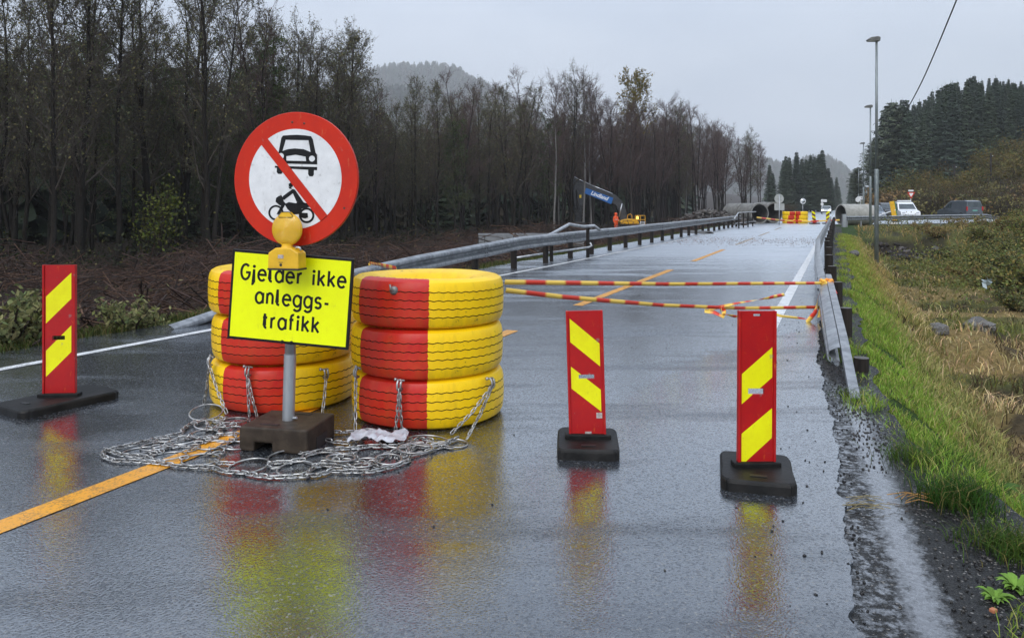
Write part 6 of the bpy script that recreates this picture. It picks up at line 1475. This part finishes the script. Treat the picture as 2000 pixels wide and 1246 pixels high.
stones('pebbles', pts, sz, 'scattered dark pebbles on the wet asphalt', [(.02, .02, .021), (.035, .034, .033)], 'pebbles')
pts = []; sz = []
for i in range(420):
    u = g.uniform(1.4, 24); v = float(edge(np.array([u]))[0]) + g.normal(.03, .025); r = g.uniform(.003, .009); pts.append(UV(u, v, -.018)); sz.append(r)
stones('edge_crumbs', pts, sz, 'black broken asphalt crumbs along the road edge', [(.014, .014, .015), (.024, .023, .023)], 'asphalt crumbs')
pts = []; sz = []
for i in range(900):                         # rubble behind the left rail
    px = g.uniform(1290, 1455); d = g.uniform(58, 70); x = (px - CX) * d / F; hp = 1.1 * math.exp(-((px - 1385) / 60) ** 2) ; r = g.uniform(.06, .22); pts.append((x, d, float(zg(*to_uv(x, d))) + g.random() * hp + .1)); sz.append(r)
stones('rubble_heap', pts, sz, 'grey brown rubble heap between the wood and the left guard rail', [(.07, .06, .055), (.10, .09, .08), (.05, .04, .035)], 'rubble')
pts = []; sz = []
for i in range(130):
    a = g.uniform(0, 6.28); q = math.sqrt(g.random()); u = 45.5 + 3 * q * math.cos(a); v = 3.4 + 2.2 * q * math.sin(a); r = g.uniform(.04, .16) * (2 if g.random() < .06 else 1); pts.append(UV(u, v, float(zg(u, v)) + .01)); sz.append(r)
stones('dark_rocks', pts, sz, 'dark rocks and mud in the washed out hole behind the tall lamp', [(.018, .014, .012), (.026, .020, .017), (.075, .065, .06)], 'rocks')
def boulder(px, py, z, r, label, c=(.085, .08, .075)):
    p = G(px, py, z); gr = np.random.default_rng(int(px)); me = bpy.data.meshes.new('boulder'); bm = bmesh.new(); bmesh.ops.create_icosphere(bm, subdivisions=4, radius=r)
    for v_ in bm.verts:
        n_ = v_.co.normalized(); k_ = 1 + .5 * (float(fbm(n_.x * 2 + px, n_.y * 2 + n_.z * 1.7)) - .5) + .25 * (float(fbm(n_.x * 6 + px, n_.z * 6 + n_.y)) - .5); v_.co = v_.co * k_; v_.co.z *= .72
    bm.to_mesh(me); bm.free(); me.materials.append(mat('boulder_stone', c, (.14, .13, .12), sc=6, rough=.7, bump=.6, bsc=18, bd=.02, dirt=(.03, .03, .02), dsc=4, coat=.3)); o = link('boulder', me); o.location = (p.x, p.y, float(zg(*to_uv(p.x, p.y))) + r * .3); tag(o, label, 'boulder')
boulder(1912, 640, -1.15, .30, 'larger grey boulder in the dark hollow of the ditch'); boulder(1832, 652, -1.15, .2, 'smaller flat grey boulder left of the larger one')
boulder(1668, 520, -.5, .16, 'grey stone lying beside the right rail posts')
# small litter: leaf drift across the far road, bits on the shoulder
P = [UV(g.normal(34, 2.2), g.uniform(-6.3, -.8), .012) for i in range(1000)] + [UV(g.uniform(30, 40), g.uniform(-6.3, -.8), .012) for i in range(250)]
Q_ = Q(); Q_.leaves(np.array(P), .028, lcol(g, len(P), (.20, .085, .035), .4, (.06, .03, .016), .4), g); Q_.V = [np.stack([a[:, 0], a[:, 1], np.clip(a[:, 2], .006, .022)], -1) for a in Q_.V]
tag(link('leaf_litter', Q_.mesh('leaf_litter', [LEAF])), 'brown leaf and twig litter drifted across the distant road', 'leaf litter', kind='stuff')
mb = MB(); p = G(1940, 1194, -.01); mb.box((p.x, p.y, -.005), (.025, .02, .014), Matrix.Rotation(.5, 3, 'Z')); tag(mb.build('brick_chip', mat('brick_orange', (.45, .12, .05), (.4, .15, .07), rough=.7), bev=.004), 'small orange brick chip on the gravel in the lower right corner', 'brick chip')
for i, (px, py, lab) in enumerate(((1745, 815, 'pale fallen leaf in the verge grass beside the guard rail end'), (1232, 552, None))):
    if lab is None: continue
    p = G(px, py, 0); u_, v_ = to_uv(p.x, p.y); Q_ = Q(); Q_.leaves(np.array([[p.x, p.y, float(zg(u_, v_)) + .10]]), .03, np.array([[.42, .34, .24]]), g); tag(link('fallen_leaf', Q_.mesh('fallen_leaf', [LEAF])), lab, 'leaf')
Q_ = Q()
for k_ in range(9):
    p = G(1690 + g.normal(0, 18), 985 + g.normal(0, 8), 0); a = g.uniform(-.6, .6); d = np.array([math.cos(a), math.sin(a), 0]) * g.uniform(.04, .12); Q_.tube([np.array(p) - d, np.array(p) + d * .1 + [0, .01, .012], np.array(p) + d], .0018, 4, (.22, .18, .09))
for k_ in range(8):
    p = G(1790 + g.normal(0, 22), 972 + g.normal(0, 5), 0); a = g.normal(.05, .25); d = np.array([math.cos(a), math.sin(a), 0]) * g.uniform(.05, .1); Q_.tube([np.array(p) - d, np.array(p) + [0, .01, .015], np.array(p) + d], .0025, 4, (.34, .19, .07))
tag(link('dry_stalks', Q_.mesh('dry_stalks', [BARK])), 'washed up dry straw stalks lying on the wet gutter', 'dry stalks', kind='stuff')
p = G(1927, 552, -.6); Q_ = Q(); gr = np.random.default_rng(8); Q_.leaves(np.array([p]) + gr.normal(0, .06, (12, 3)), .1, np.full((12, 3), .5) * [.8, .95, 1], gr)
tag(link('plastic_scrap', Q_.mesh('plastic_scrap', [TAPE])), 'pale plastic scrap caught in the weeds above the boulders', 'litter')
# ------------------------------------------------------------------ wet autumn air
mb = MB(); mb.box((0, 700, 185), (6400, 5600, 376.0)); hz = mb.build('haze', []); hz['kind'] = 'stuff'; hz['label'] = 'thin rainy haze lying in the valley'
hm = bpy.data.materials.new('haze'); hm.use_nodes = True; t = hm.node_tree; t.nodes.clear(); pv = t.nodes.new('ShaderNodeVolumePrincipled'); om = t.nodes.new('ShaderNodeOutputMaterial')
pv.inputs['Color'].default_value = (.985, .993, 1, 1); pv.inputs['Density'].default_value = .00034; pv.inputs['Anisotropy'].default_value = .2
t.links.new(pv.outputs[0], om.inputs['Volume']); hz.data.materials.append(hm)
